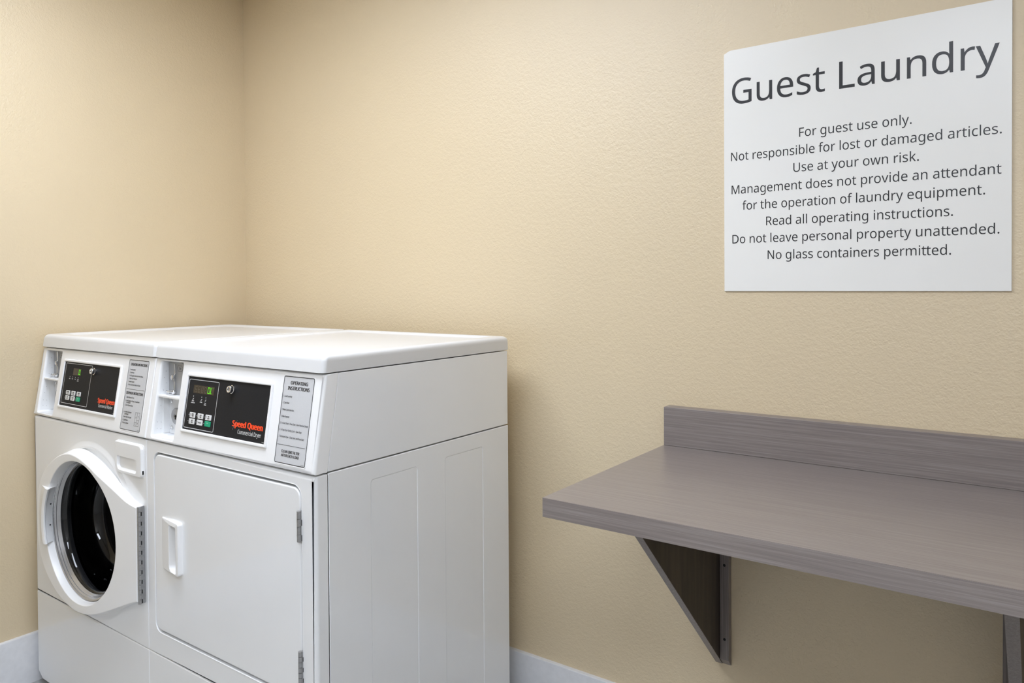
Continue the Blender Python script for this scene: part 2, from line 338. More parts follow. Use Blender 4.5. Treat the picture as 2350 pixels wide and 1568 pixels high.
# ------------------------------------------------------------------ lettering (outlines kept as points per 1000 em)
GLYPHS = """ 175|
.180|81,-9 74,-7 67,-3 60,1 55,8 51,15 49,25 48,36 49,48 51,57 55,65 60,71 67,76 74,79 81,81 89,81 98,81 106,79 113,76 119,71 125,65 129,57 131,48 132,36 131,25 129,15 125,8 119,1 113,-3 106,-7 98,-9 89,-9
D490|65,480 213,480 248,478 281,473 311,464 338,453 363,438 385,419 404,398 420,374 433,346 442,315 447,282 449,244 445,187 433,138 412,96 383,61 347,35 304,15 255,4 199,0 65,0;191,52 276,64 337,99 373,159 385,242 383,287 374,326 359,358 338,383 312,403 281,417 245,425 204,428 126,428 126,52
F349|65,480 333,480 333,426 126,426 126,257 320,257 320,203 126,203 126,0 65,0
G489|235,-5 202,1 172,10 145,23 121,40 100,59 82,82 67,108 56,137 48,169 43,203 41,240 43,276 48,310 58,341 71,370 87,396 107,419 129,439 155,456 185,469 217,479 252,484 289,486 309,486 329,484 347,482 366,479 383,475 400,470 417,464 433,458 410,406 352,425 336,429 320,431 303,433 286,433 245,430 210,420 178,404 152,381 131,353 116,320 107,282 104,240 105,212 109,186 114,161 123,139 133,118 146,100 162,84 181,70 202,59 226,52 254,47 285,46 338,49 379,57 379,199 273,199 273,253 439,253 439,18 420,12 400,7 380,3 361,-1 340,-3 318,-5 295,-6 271,-7
L352|65,480 126,480 126,54 335,54 335,0 65,0
M609|65,480 154,480 302,87 305,87 455,480 544,480 544,0 484,0 484,295 486,364 489,420 486,420 326,0 277,0 119,420 116,420 120,364 121,291 121,0 65,0
N510|65,480 135,480 391,83 394,83 392,115 390,162 389,209 389,480 445,480 445,0 375,0 118,398 116,398 119,340 121,268 121,0 65,0
R418|65,480 197,480 239,477 275,471 305,460 329,446 348,426 361,403 369,375 372,343 371,325 369,308 364,293 358,279 350,267 342,256 332,247 322,239 311,232 300,225 288,220 276,215 408,0 337,0 221,198 126,198 126,0 65,0;197,249 225,251 248,255 267,262 283,272 294,285 303,301 308,319 310,340 308,362 303,381 294,396 281,407 265,416 245,422 222,426 194,427 126,427 126,249
U491|201,-4 164,5 133,21 107,42 87,68 72,98 63,133 60,171 60,480 121,480 121,169 123,141 129,117 138,96 152,78 170,64 191,54 217,48 246,46 277,48 303,54 324,65 341,80 354,99 363,120 368,143 370,169 370,480 430,480 430,169 429,145 425,122 418,100 410,80 398,61 384,44 368,29 348,16 326,6 301,-1 274,-5 243,-7
a377|121,-5 100,0 80,8 63,19 49,34 39,52 33,74 31,100 34,125 41,148 55,167 73,183 97,196 127,206 162,212 203,215 265,217 265,238 263,259 260,277 254,290 245,301 234,309 222,314 207,317 190,318 176,318 163,316 149,314 136,310 89,291 71,335 83,341 96,347 111,352 126,357 143,361 159,364 176,365 193,366 224,364 251,359 273,350 291,337 305,321 314,300 320,275 322,245 322,0 279,0 268,51 265,51 253,37 241,25 229,15 216,7 202,1 185,-3 166,-6 144,-7;180,43 200,47 218,55 234,66 247,80 256,98 262,119 264,144 264,176 211,174 180,172 154,167 133,161 118,152 107,142 98,130 94,116 92,99 93,85 97,73 102,63 110,55 120,49 132,44 144,42 158,41
b413|207,-6 189,-3 173,2 158,9 146,17 134,26 125,35 116,46 111,46 99,0 57,0 57,510 116,510 116,386 115,344 113,312 116,312 125,323 134,333 146,342 158,351 173,357 189,362 207,365 228,366 260,363 288,354 313,340 335,319 353,293 366,261 374,223 376,180 374,137 366,99 353,67 335,40 313,20 288,5 259,-4 228,-7;242,45 261,51 278,62 291,78 302,98 309,121 313,149 315,181 309,240 291,283 260,308 218,317 191,315 169,309 152,298 138,284 129,265 122,242 118,214 116,182 116,179 118,148 122,121 128,97 138,78 151,62 169,51 192,45 219,42
c322|178,-5 156,-2 136,4 117,13 99,24 83,38 70,54 58,73 49,95 42,120 38,147 37,178 38,210 42,238 49,264 59,286 71,306 85,322 101,336 119,347 139,356 160,362 182,365 206,367 259,361 300,347 282,298 244,310 204,315 158,306 125,281 105,238 98,179 100,148 105,121 113,98 124,79 138,64 156,53 177,46 201,44 215,45 229,46 241,48 253,50 294,65 294,13 254,-2 201,-7
d413|153,-4 124,5 99,20 77,40 60,66 47,98 39,136 37,179 39,223 47,261 60,293 78,319 100,340 125,355 153,364 185,367 205,366 223,363 239,358 254,351 266,343 278,334 288,324 297,314 301,314 299,339 297,367 297,510 356,510 356,0 308,0 300,48 297,48 288,37 278,27 267,18 254,9 239,2 223,-3 205,-6 185,-7;221,44 243,50 261,60 274,74 284,91 292,113 296,138 298,168 298,179 296,210 292,238 285,262 275,282 262,297 244,309 221,315 193,318 171,315 152,308 135,296 122,280 111,259 104,235 100,208 98,178 100,148 104,121 111,98 122,78 135,62 152,51 171,45 194,42
e379|185,-5 162,-2 140,5 120,14 101,26 85,40 71,57 59,76 49,98 42,122 38,149 37,177 38,206 42,232 48,257 57,279 68,299 81,316 96,331 112,344 131,354 151,361 173,365 196,367 218,365 239,362 258,355 276,347 291,335 305,322 317,307 327,290 335,271 340,250 343,228 345,204 345,169 98,169 101,140 107,115 116,93 129,76 146,62 165,52 188,46 213,44 230,44 245,45 260,47 274,50 328,69 328,17 274,-1 260,-4 245,-5 228,-6 210,-7;283,216 281,237 277,257 271,274 262,290 250,302 234,311 216,317 195,318 175,317 158,312 142,303 129,291 118,276 109,259 103,238 99,216
f231|73,314 10,314 10,342 73,362 73,383 75,415 81,443 91,465 104,483 121,497 141,506 164,512 190,514 229,510 260,502 244,455 220,462 191,465 177,464 165,460 155,454 147,446 140,434 136,420 133,403 132,383 132,360 223,360 223,314 132,314 132,0 73,0
g413|157,-160 123,-155 92,-148 65,-138 65,-84 93,-96 125,-105 160,-110 198,-112 220,-110 240,-105 256,-97 271,-85 283,-70 291,-53 296,-33 298,-11 298,3 298,27 300,48 297,48 276,24 251,7 221,-3 185,-7 152,-4 123,6 98,21 76,42 59,69 47,101 39,138 37,179 39,220 47,256 59,288 76,316 98,338 123,354 152,364 185,367 202,366 219,363 234,359 249,353 263,346 275,336 287,325 298,312 301,312 309,360 356,360 356,-6 353,-42 346,-74 334,-100 317,-122 294,-139 267,-151 233,-159 195,-161;219,43 241,49 259,58 273,71 284,88 292,109 297,135 298,165 298,179 297,214 292,243 284,267 273,285 258,299 240,309 218,315 193,317 172,315 153,308 137,297 123,281 112,261 104,237 100,210 98,179 100,147 104,120 112,96 123,77 136,61 153,50 172,44 194,42
h415|57,510 116,510 116,361 113,310 117,310 126,323 137,334 150,344 164,352 179,358 195,362 212,365 229,366 260,364 287,358 309,348 328,335 342,317 352,294 359,267 361,234 361,0 302,0 302,230 297,268 282,295 257,312 222,317 194,315 171,309 152,298 139,283 129,264 122,242 118,216 116,186 116,0 57,0
i173|74,422 62,429 55,441 52,457 53,466 55,474 58,481 62,486 74,493 87,495 100,493 111,486 116,481 119,474 121,466 122,457 121,449 119,441 116,434 111,429 100,422 87,420;57,360 116,360 116,0 57,0
k359|57,510 116,510 116,244 115,216 113,185 116,185 128,201 144,221 158,238 273,360 343,360 197,206 353,0 281,0 156,168 116,132 116,0 57,0
l173|57,510 116,510 116,0 57,0
m628|57,360 105,360 113,311 117,311 126,324 137,336 149,345 162,353 177,359 192,363 207,366 223,367 262,363 293,352 317,333 333,306 336,306 346,321 358,333 371,344 386,352 402,358 418,363 435,366 452,367 481,365 505,359 526,349 543,335 557,317 566,295 572,267 574,234 574,0 515,0 515,232 511,269 497,296 474,312 442,317 418,315 397,309 380,300 367,287 357,270 350,250 346,226 345,199 345,0 286,0 286,232 281,269 268,296 245,312 212,317 187,315 166,309 150,298 137,283 128,265 121,242 117,216 116,187 116,0 57,0
n415|57,360 105,360 113,311 117,311 126,324 138,336 151,345 165,353 181,359 197,363 213,366 230,367 261,365 287,359 309,349 328,335 342,317 352,295 359,267 361,234 361,0 302,0 302,230 297,268 282,295 257,312 222,317 194,315 171,309 153,298 139,283 129,265 122,242 118,216 116,187 116,0 57,0
o406|179,-5 157,-1 136,6 117,15 100,27 84,42 70,59 58,79 49,101 42,125 38,152 37,181 40,223 48,260 62,292 82,318 106,339 135,355 168,364 204,367 228,365 250,361 271,354 290,345 308,333 324,318 337,301 349,282 358,260 365,236 369,209 370,181 367,139 359,101 345,69 325,42 300,21 271,6 239,-4 202,-7;229,45 251,52 269,63 283,80 295,100 303,123 307,150 309,181 307,211 303,238 295,261 283,281 269,297 251,308 229,315 203,317 177,315 155,308 137,297 123,281 112,261 104,238 100,211 98,181 100,150 104,123 112,100 123,80 138,63 156,52 178,45 203,42
p413|57,360 105,360 113,311 116,311 125,322 135,333 146,342 158,351 173,358 189,363 208,366 228,367 260,364 288,355 314,341 335,320 353,294 366,262 374,224 376,181 374,137 366,100 353,68 335,41 313,20 288,5 260,-4 228,-7 208,-6 190,-3 173,2 159,9 146,17 135,26 125,36 116,46 112,46 115,17 116,-13 116,-161 57,-161;235,43 249,47 262,53 273,60 283,70 291,82 299,95 305,110 309,126 312,143 314,162 315,181 313,211 309,237 302,260 291,280 278,296 261,308 241,315 218,317 192,315 171,309 153,300 140,286 130,269 123,247 118,222 116,192 116,181 118,149 122,122 128,98 138,78 151,63 169,51 192,45 219,42
q413|297,-7 298,21 300,48 296,48 288,37 278,27 266,18 254,9 239,2 222,-3 204,-6 183,-7 152,-4 124,5 99,20 78,40 60,66 47,98 39,136 37,179 40,223 47,261 60,293 78,319 100,340 126,355 154,364 185,367 206,366 224,363 240,358 255,351 267,342 279,333 289,322 298,311 300,311 309,360 356,360 356,-161 297,-161;221,44 242,50 260,59 274,73 284,90 291,112 296,137 298,167 298,179 296,211 292,239 285,263 275,282 261,298 243,309 220,315 193,318 171,315 151,308 135,296 122,280 111,259 104,235 100,208 98,178 100,148 104,121 111,98 122,78 135,63 152,51 172,45 195,42
r277|57,360 105,360 112,294 115,294 124,308 135,322 147,334 160,345 174,355 190,361 207,365 225,367 247,366 267,363 260,308 241,312 221,313 207,312 194,309 182,304 169,298 158,290 147,280 138,268 131,256 124,241 120,226 117,210 116,192 116,0 57,0
s322|130,-6 113,-5 97,-3 83,-1 70,3 57,7 46,11 35,16 35,70 87,50 102,46 118,43 133,42 149,41 170,42 188,45 203,49 214,55 223,63 229,72 233,83 234,94 233,107 227,118 223,124 217,129 209,134 200,140 146,164 86,191 74,198 64,206 55,214 48,223 42,233 38,244 35,257 34,271 37,293 44,312 55,328 72,342 92,353 115,360 140,365 169,367 185,366 201,365 216,363 231,360 284,343 264,296 216,312 204,315 191,317 178,318 165,318 148,318 133,315 120,312 110,307 101,300 95,293 92,284 91,275 93,261 99,249 104,244 111,239 119,234 129,229 183,206 242,180 253,172 263,165 272,156 279,147 284,137 288,126 291,113 291,99 289,75 282,53 270,35 253,20 231,8 207,0 179,-5 148,-7
t242|153,-6 140,-4 127,-1 115,3 104,9 94,16 85,26 77,37 70,50 65,66 63,84 62,105 62,314 11,314 11,343 62,366 86,443 121,443 121,360 225,360 225,314 121,314 121,106 122,91 125,77 130,66 137,57 145,51 155,46 165,43 177,42 205,44 228,49 228,4 201,-4 167,-7
u415|153,-5 127,1 104,11 86,25 72,42 61,65 55,92 53,124 53,360 113,360 113,128 118,91 133,64 158,48 193,42 220,44 243,51 262,61 276,76 286,95 293,117 297,143 299,173 299,360 358,360 358,0 310,0 301,48 298,48 289,35 277,23 264,14 250,6 234,1 218,-3 201,-6 184,-7
v341|0,360 63,360 140,148 151,115 162,80 169,52 171,52 179,81 190,116 201,148 278,360 341,360 204,0 136,0
w528|7,361 69,361 118,169 132,110 142,61 144,61 151,89 159,125 169,158 232,361 297,361 359,158 373,108 383,62 385,62 395,108 410,169 460,361 520,361 420,1 351,1 289,203 274,258 265,299 262,299 253,258 238,203 173,1 106,1
y343|28,-160 7,-156 7,-109 25,-111 47,-113 62,-112 75,-108 87,-103 97,-95 106,-86 114,-75 121,-63 127,-49 146,-1 1,360 64,360 142,155 160,104 172,57 175,57 187,101 206,156 279,360 343,360 187,-50 177,-74 166,-96 153,-115 139,-131 122,-144 103,-154 81,-159 56,-161
(201|95,-65 70,-20 51,28 37,79 30,131 27,184 30,238 37,291 51,342 70,391 95,437 126,480 181,480 153,436 129,390 110,340 97,289 89,238 87,185 89,133 97,82 110,32 129,-17 152,-63 181,-106 126,-106
)201|49,-63 73,-17 91,32 104,82 112,133 115,185 112,238 104,289 91,340 73,390 49,436 20,480 76,480 107,437 132,391 151,342 164,291 172,238 175,184 172,131 164,79 151,28 132,-20 107,-65 76,-106 21,-106
-216|27,206 189,206 189,154 27,154
/250|185,480 243,480 64,0 7,0
0384|142,1 102,22 72,59 50,108 37,169 33,240 35,290 40,334 49,373 61,407 78,435 99,458 125,474 156,484 191,487 241,480 281,458 312,422 334,373 347,313 351,240 349,191 344,147 335,108 322,74 305,45 284,23 258,6 227,-3 191,-7;224,49 249,65 268,92 281,130 289,180 291,240 289,300 281,349 268,388 249,415 224,431 191,437 159,431 133,415 115,388 102,349 95,300 92,240 95,180 102,131 115,93 133,65 159,49 191,44
1384|181,335 181,381 183,418 164,400 142,381 91,339 60,379 189,480 238,480 238,0 181,0
2384|32,49 158,176 219,240 234,259 247,278 257,296 264,315 268,334 269,355 267,380 259,400 246,415 229,427 208,434 185,436 162,435 142,430 123,424 105,415 87,403 69,390 38,430 57,445 79,458 102,470 128,479 155,484 185,486 226,482 262,471 291,452 312,427 325,396 330,359 328,334 323,311 314,288 303,267 288,245 271,224 207,155 107,56 107,54 349,54 349,0 32,0
3384|137,-6 114,-4 92,-1 71,4 50,11 30,19 30,75 51,65 73,58 95,51 118,47 141,44 163,43 202,46 233,54 256,68 271,87 281,110 284,138 280,165 268,186 249,202 222,213 189,220 150,222 103,222 103,273 150,273 187,275 217,284 240,298 257,316 267,338 271,363 268,385 260,403 247,417 230,428 208,434 183,437 159,435 136,431 117,425 62,396 33,437 51,449 72,461 96,471 123,480 152,485 183,486 229,483 266,471 294,453 315,428 327,400 331,367 328,337 319,312 304,290 284,274 260,261 232,253 232,250 267,243 296,231 318,214 333,192 343,166 346,136 344,110 337,85 326,62 311,42 291,25 266,11 237,1 202,-5 162,-7
4384|244,109 14,109 14,159 240,482 301,482 301,162 371,162 371,109 301,109 301,0 244,0;244,162 244,313 245,372 247,419 244,419 231,392 216,367 72,162
5384|142,-6 119,-4 97,0 76,5 58,12 42,19 42,75 60,66 79,58 101,52 124,47 146,45 167,44 200,46 229,55 253,69 271,89 282,115 285,147 282,176 273,200 257,219 234,233 203,242 165,244 122,241 83,234 54,253 72,480 312,480 312,426 122,426 111,287 142,291 185,294 231,290 270,278 302,257 326,229 341,195 346,153 341,107 325,68 299,36 263,12 219,-2 167,-7
6384|171,-4 143,3 118,16 95,34 75,57 59,86 47,120 39,160 37,205 38,239 41,273 46,307 54,339 65,369 79,397 97,423 119,444 146,462 177,475 214,484 257,486 288,485 316,480 316,430 288,436 258,438 229,436 203,431 181,422 162,411 145,397 132,380 121,361 113,341 106,318 101,295 98,270 96,244 100,244 112,259 126,272 143,284 163,293 187,298 214,300 253,296 286,283 314,262 336,233 348,197 353,154 348,108 334,69 311,36 281,12 244,-2 200,-7;226,46 249,55 268,70 283,92 291,120 294,154 292,183 284,207 271,227 253,242 230,251 201,254 181,252 163,248 146,241 132,231 120,220 110,208 103,194 98,180 97,166 98,147 102,128 108,108 117,91 128,75 142,61 159,51 178,45 199,43
7384|288,426 30,426 30,480 351,480 351,434 156,0 91,0
8384|146,-3 106,8 75,27 51,53 38,85 33,122 34,143 39,162 47,179 57,195 69,209 83,221 99,232 115,242 132,251 110,265 90,281 73,299 59,320 51,344 48,372 50,395 57,416 67,434 81,450 98,463 118,473 141,480 165,485 191,486 231,483 265,473 295,457 317,434 331,406 335,371 334,353 330,336 323,321 313,307 302,295 289,283 244,254 298,222 313,209 325,196 336,181 344,164 349,145 351,124 346,87 332,55 308,29 276,9 238,-3 193,-7;216,287 236,299 253,312 266,328 274,347 277,369 274,390 266,407 253,421 236,431 215,437 191,439 168,437 147,431 130,421 117,407 109,390 106,369 107,354 111,340 118,328 127,317 137,308 150,299 194,277;222,43 247,51 267,63 281,80 290,100 293,124 290,146 281,165 265,182 245,196 221,210 192,222 181,226 154,213 132,199 114,183 101,165 93,145 91,122 93,100 102,80 116,63 135,51 161,43 192,40
9384|98,-5 69,0 69,50 87,46 106,43 128,42 157,43 183,49 205,57 224,69 240,83 254,99 265,118 274,138 280,161 285,185 288,209 289,235 285,235 274,221 260,207 243,196 222,187 199,181 171,179 133,184 99,196 72,217 50,246 38,282 34,324 36,356 42,385 53,411 67,433 85,452 106,467 130,478 157,484 187,486 216,484 244,476 269,463 292,445 312,422 328,393 340,359 347,320 349,275 348,240 345,206 340,173 332,141 322,110 307,82 289,57 267,35 240,17 208,4 171,-4 129,-7;205,227 223,231 240,239 254,248 266,259 276,272 284,286 288,299 289,314 288,333 284,352 278,371 269,388 258,404 244,418 227,428 208,434 187,437 161,433 138,424 119,409 104,387 95,359 92,325 95,296 102,272 115,252 132,237 155,229 184,226
A429|187,482 242,482 428,0 366,0 308,148 118,148 61,0 0,0;290,202 236,347 230,367 221,396 214,419 203,378 193,347 138,202
B437|65,480 202,480 257,477 303,468 338,453 364,431 379,400 384,361 382,334 374,311 361,290 343,274 320,262 293,255 293,251 312,247 331,241 348,234 363,224 376,212 386,197 394,180 399,160 400,136 395,96 380,63 356,36 322,16 282,4 234,0 65,0;214,275 251,278 279,284 299,295 312,310 319,330 322,354 319,378 309,397 294,411 272,420 242,426 205,428 126,428 126,275;222,51 261,54 290,62 311,76 325,94 333,116 336,141 333,165 324,185 310,202 288,215 257,222 218,225 126,225 126,51
C424|215,-3 174,7 139,24 109,46 85,75 65,109 52,149 44,192 41,240 44,287 53,330 67,368 88,403 114,431 146,455 183,472 225,483 271,486 320,483 364,474 404,458 379,407 330,425 311,430 292,432 271,433 223,427 182,410 149,381 124,343 110,296 105,240 109,184 123,137 146,98 178,69 219,52 270,46 330,52 385,65 385,13 329,-2 261,-7
E373|65,480 333,480 333,426 126,426 126,277 321,277 321,224 126,224 126,53 333,53 333,0 65,0
H498|65,480 126,480 126,277 371,277 371,480 432,480 432,0 371,0 371,224 126,224 126,0 65,0
I228|27,35 83,48 83,431 27,445 27,480 200,480 200,445 144,431 144,48 200,35 200,0 27,0
K416|65,480 126,480 126,243 167,289 208,334 338,480 408,480 218,271 416,0 345,0 175,229 126,186 126,0 65,0
O525|216,-3 174,7 139,24 109,48 84,76 65,111 52,150 44,193 41,241 44,288 52,331 65,370 84,404 109,433 139,456 174,473 216,483 263,487 309,484 349,473 384,456 414,433 439,405 458,370 472,331 481,288 484,240 481,193 472,150 458,110 439,76 414,47 384,24 349,7 308,-3 263,-7;312,51 352,69 382,98 403,137 416,184 420,240 416,297 403,344 382,382 352,411 313,428 263,434 214,428 174,411 143,382 122,344 109,297 105,240 109,184 122,137 143,98 173,69 213,51 263,46
P406|65,480 192,480 249,475 295,463 329,443 353,415 367,380 372,338 370,313 364,288 354,264 340,243 320,224 294,208 263,196 225,189 181,187 126,187 126,0 65,0;174,238 216,241 250,248 276,261 295,279 306,304 310,336 306,364 296,387 280,405 257,418 225,425 187,428 126,428 126,238
Q525|279,-6 270,-7 263,-7 216,-3 174,7 139,24 109,48 84,76 65,111 52,150 44,193 41,241 44,288 52,331 65,370 84,404 109,433 139,456 174,473 216,483 263,487 309,484 349,473 384,456 414,433 439,405 458,370 472,331 481,288 484,240 480,185 468,135 448,91 421,54 386,25 344,5 459,-114 372,-114;312,51 352,69 382,98 403,137 416,184 420,240 416,297 403,344 382,382 352,411 313,428 263,434 214,428 174,411 143,382 122,344 109,297 105,240 109,184 122,137 143,98 173,69 213,51 263,46
S369|140,-6 115,-4 91,-1 70,4 51,9 34,16 34,74 94,54 119,50 143,47 169,46 201,48 228,55 249,66 265,82 274,101 277,123 276,138 272,151 267,163 258,173 247,183 232,192 164,222 126,238 96,256 72,276 54,300 44,329 40,364 42,388 49,410 60,429 74,446 92,460 114,471 138,480 165,485 193,486 219,485 243,483 266,479 287,473 307,467 326,459 307,408 253,426 233,430 213,432 192,433 165,431 142,425 124,414 112,400 104,383 101,363 103,348 106,335 111,323 120,313 131,303 144,294 206,267 233,256 257,245 278,233 296,221 310,207 322,191 330,173 335,152 337,128 332,89 317,56 291,29 256,9 215,-3 166,-7
T373|156,426 7,426 7,480 366,480 366,426 217,426 217,0 156,0
W625|8,480 71,480 146,187 160,127 169,73 179,130 194,190 279,480 341,480 429,188 445,127 455,73 465,127 479,187 553,480 616,480 488,0 427,0 334,314 323,353 314,388 310,409 303,372 287,312 196,0 135,0
Y380|160,183 0,480 66,480 190,244 315,480 380,480 220,186 220,0 160,0
¢403|64,480 339,480 339,0 64,0;306,34 306,445 98,445 98,34"""
def parse(s):
    d = {}
    for ln in s.split('\n'):
        if not ln: continue
        adv, _, rest = ln[1:].partition('|')
        d[ln[0]] = (int(adv), [[tuple(map(int, p.split(','))) for p in l.split()] for l in rest.split(';') if l])
    return d
FONT = {'plain': parse(GLYPHS)}
CAPH = {k: max(p[1] for l in FONT[k]['L'][1] for p in l) for k in FONT}

def inside(p, L):
    c = False
    for i in range(len(L)):
        a, b = L[i-1], L[i]
        if (a[1] > p[1]) != (b[1] > p[1]) and p[0] < (b[0]-a[0])*(p[1]-a[1])/(b[1]-a[1])+a[0]: c = not c
    return c

def text(bm, s, F, u0, v, cap_h, u1=None, font='plain', align='l', bold=0.0, w=0.0004, sx=1.0, track=0):
    """flat printed lettering; baseline v, cap height cap_h; fitted between u0 and u1 when u1 is given"""
    G = FONT[font]; x = 0; items = []
    for i, ch in enumerate(s):
        adv, loops = G.get(ch, G.get(' ', (180, [])))
        if ch == ' ': adv = adv or 180
        items.append((x, loops)); x += adv+track
        if ch == 't' and i+1 < len(s) and s[i+1] == 't': x -= 22
    xs = [x0+p[0] for x0, L in items for l in L for p in l]
    lo, hi = min(xs), max(xs); ky = cap_h/CAPH[font]
    if u1 is not None: kx = (u1-u0)/(hi-lo); off = u0-lo*kx
    else:
        kx = ky*sx; wd_ = (hi-lo)*kx
        off = u0-lo*kx - (wd_/2 if align == 'c' else wd_ if align == 'r' else 0)
    for x0, L in items:
        LL = [[(off+(x0+p[0])*kx, v+p[1]*ky) for p in l] for l in L]
        if not LL: continue
        LL.sort(key=lambda l: -abs(area(l)))
        outers = []; sgn = area(LL[0]) > 0
        for l in LL:
            if (area(l) > 0) == sgn: outers.append([l])
            else:
                for g in outers:
                    if inside(l[0], g[0]): g.append(l); break
        for g in outers:
            g = [orient(l, i == 0) for i, l in enumerate(g)]
            for i, (du, dv) in enumerate(((-1, 0), (1, 0), (-0.35, 0.25), (0.35, -0.25)) if bold else ((0, 0),)):
                h = [[(p[0]+du*bold, p[1]+dv*bold) for p in l] for l in g]
                cap(bm, [[bm.verts.new(F @ Vector((p[0], p[1], w+0.000012*i))) for p in l] for l in h], h)

def flat(bm, loops, F, w):
    loops = [orient(L, i == 0) for i, L in enumerate(loops)]
    cap(bm, [[bm.verts.new(F @ Vector((p[0], p[1], w))) for p in L] for L in loops], loops)

def ink(name, bm, mat, parent, F):
    """finish flat printing, facing along the frame's w axis"""
    n = Vector((F[0][2], F[1][2], F[2][2]))
    for f in bm.faces:
        f.normal_update()
        if f.normal.dot(n) < 0: f.normal_flip()
    return finish(name, bm, mat, parent, smooth=False, recalc=False)

# ================================================================== the room
def shell(name, pts, mat):
    bm = bmesh.new(); box(bm, *pts); o = finish(name, bm, mat, smooth=False); tag(o, kind='structure'); return o
T = 0.1
shell('floor', (-T, RX+T, RY-T, T, -T, 0), 'floor')
shell('ceiling', (-T, RX+T, RY-T, T, CEIL+0.06, CEIL+0.06+T), 'ceiling')
shell('wall_back', (-T, RX+T, 0, T, 0, CEIL+0.06), 'wall')
shell('wall_left', (-T, 0, RY, 0, 0, CEIL+0.06), 'wall')
shell('wall_right', (RX, RX+T, RY, 0, 0, CEIL+0.06), 'wall_white')
shell('wall_front', (-T, RX+T, RY-T, RY, 0, CEIL+0.06), 'wall_white')
def baseboard(name, pts, axis, a, b):
    bm = bmesh.new(); prism(bm, pts, axis, a, b); o = finish(name, bm, 'baseboard', angle=25); tag(o, kind='structure')
BH = 0.1575
prof = lambda s: [(0, 0), (s*0.013, 0), (s*0.013, BH-0.004), (s*0.0118, BH-0.001), (s*0.009, BH), (0, BH)]
baseboard('baseboard_back', [(y, z) for y, z in prof(-1)], 'x', 0.013, RX)
baseboard('baseboard_left', [(x, z) for x, z in prof(1)], 'y', RY, 0)

for i, (lx, ly, lw, ld, ls, lc) in enumerate(LAMPS):
    lm = empty('ceiling_light', (lx, ly, CEIL+0.06),
               ['white recessed ceiling light panel above the washer and dryer', 'unseen ceiling fill light panel added nearest the middle of the room'][i], 'ceiling light')
    FD = frame((lx, ly, CEIL+0.06), (1, 0, 0), (0, -1, 0))      # w points down
    bm = bmesh.new()
    plate(bm, [rrect(-lw/2-0.025, -ld/2-0.025, lw/2+0.025, ld/2+0.025), rrect(-lw/2, -ld/2, lw/2, ld/2)], 0, 0.06, FD, 0.004, 2)
    finish('lamp_frame', bm, 'plastic', lm)
    bm = bmesh.new(); plate(bm, [rrect(-lw/2, -ld/2, lw/2, ld/2)], 0, 0.056, FD)
    finish('diffuser', bm, emit('lamp_diffuser', lc+(1,), ls), lm, smooth=False)

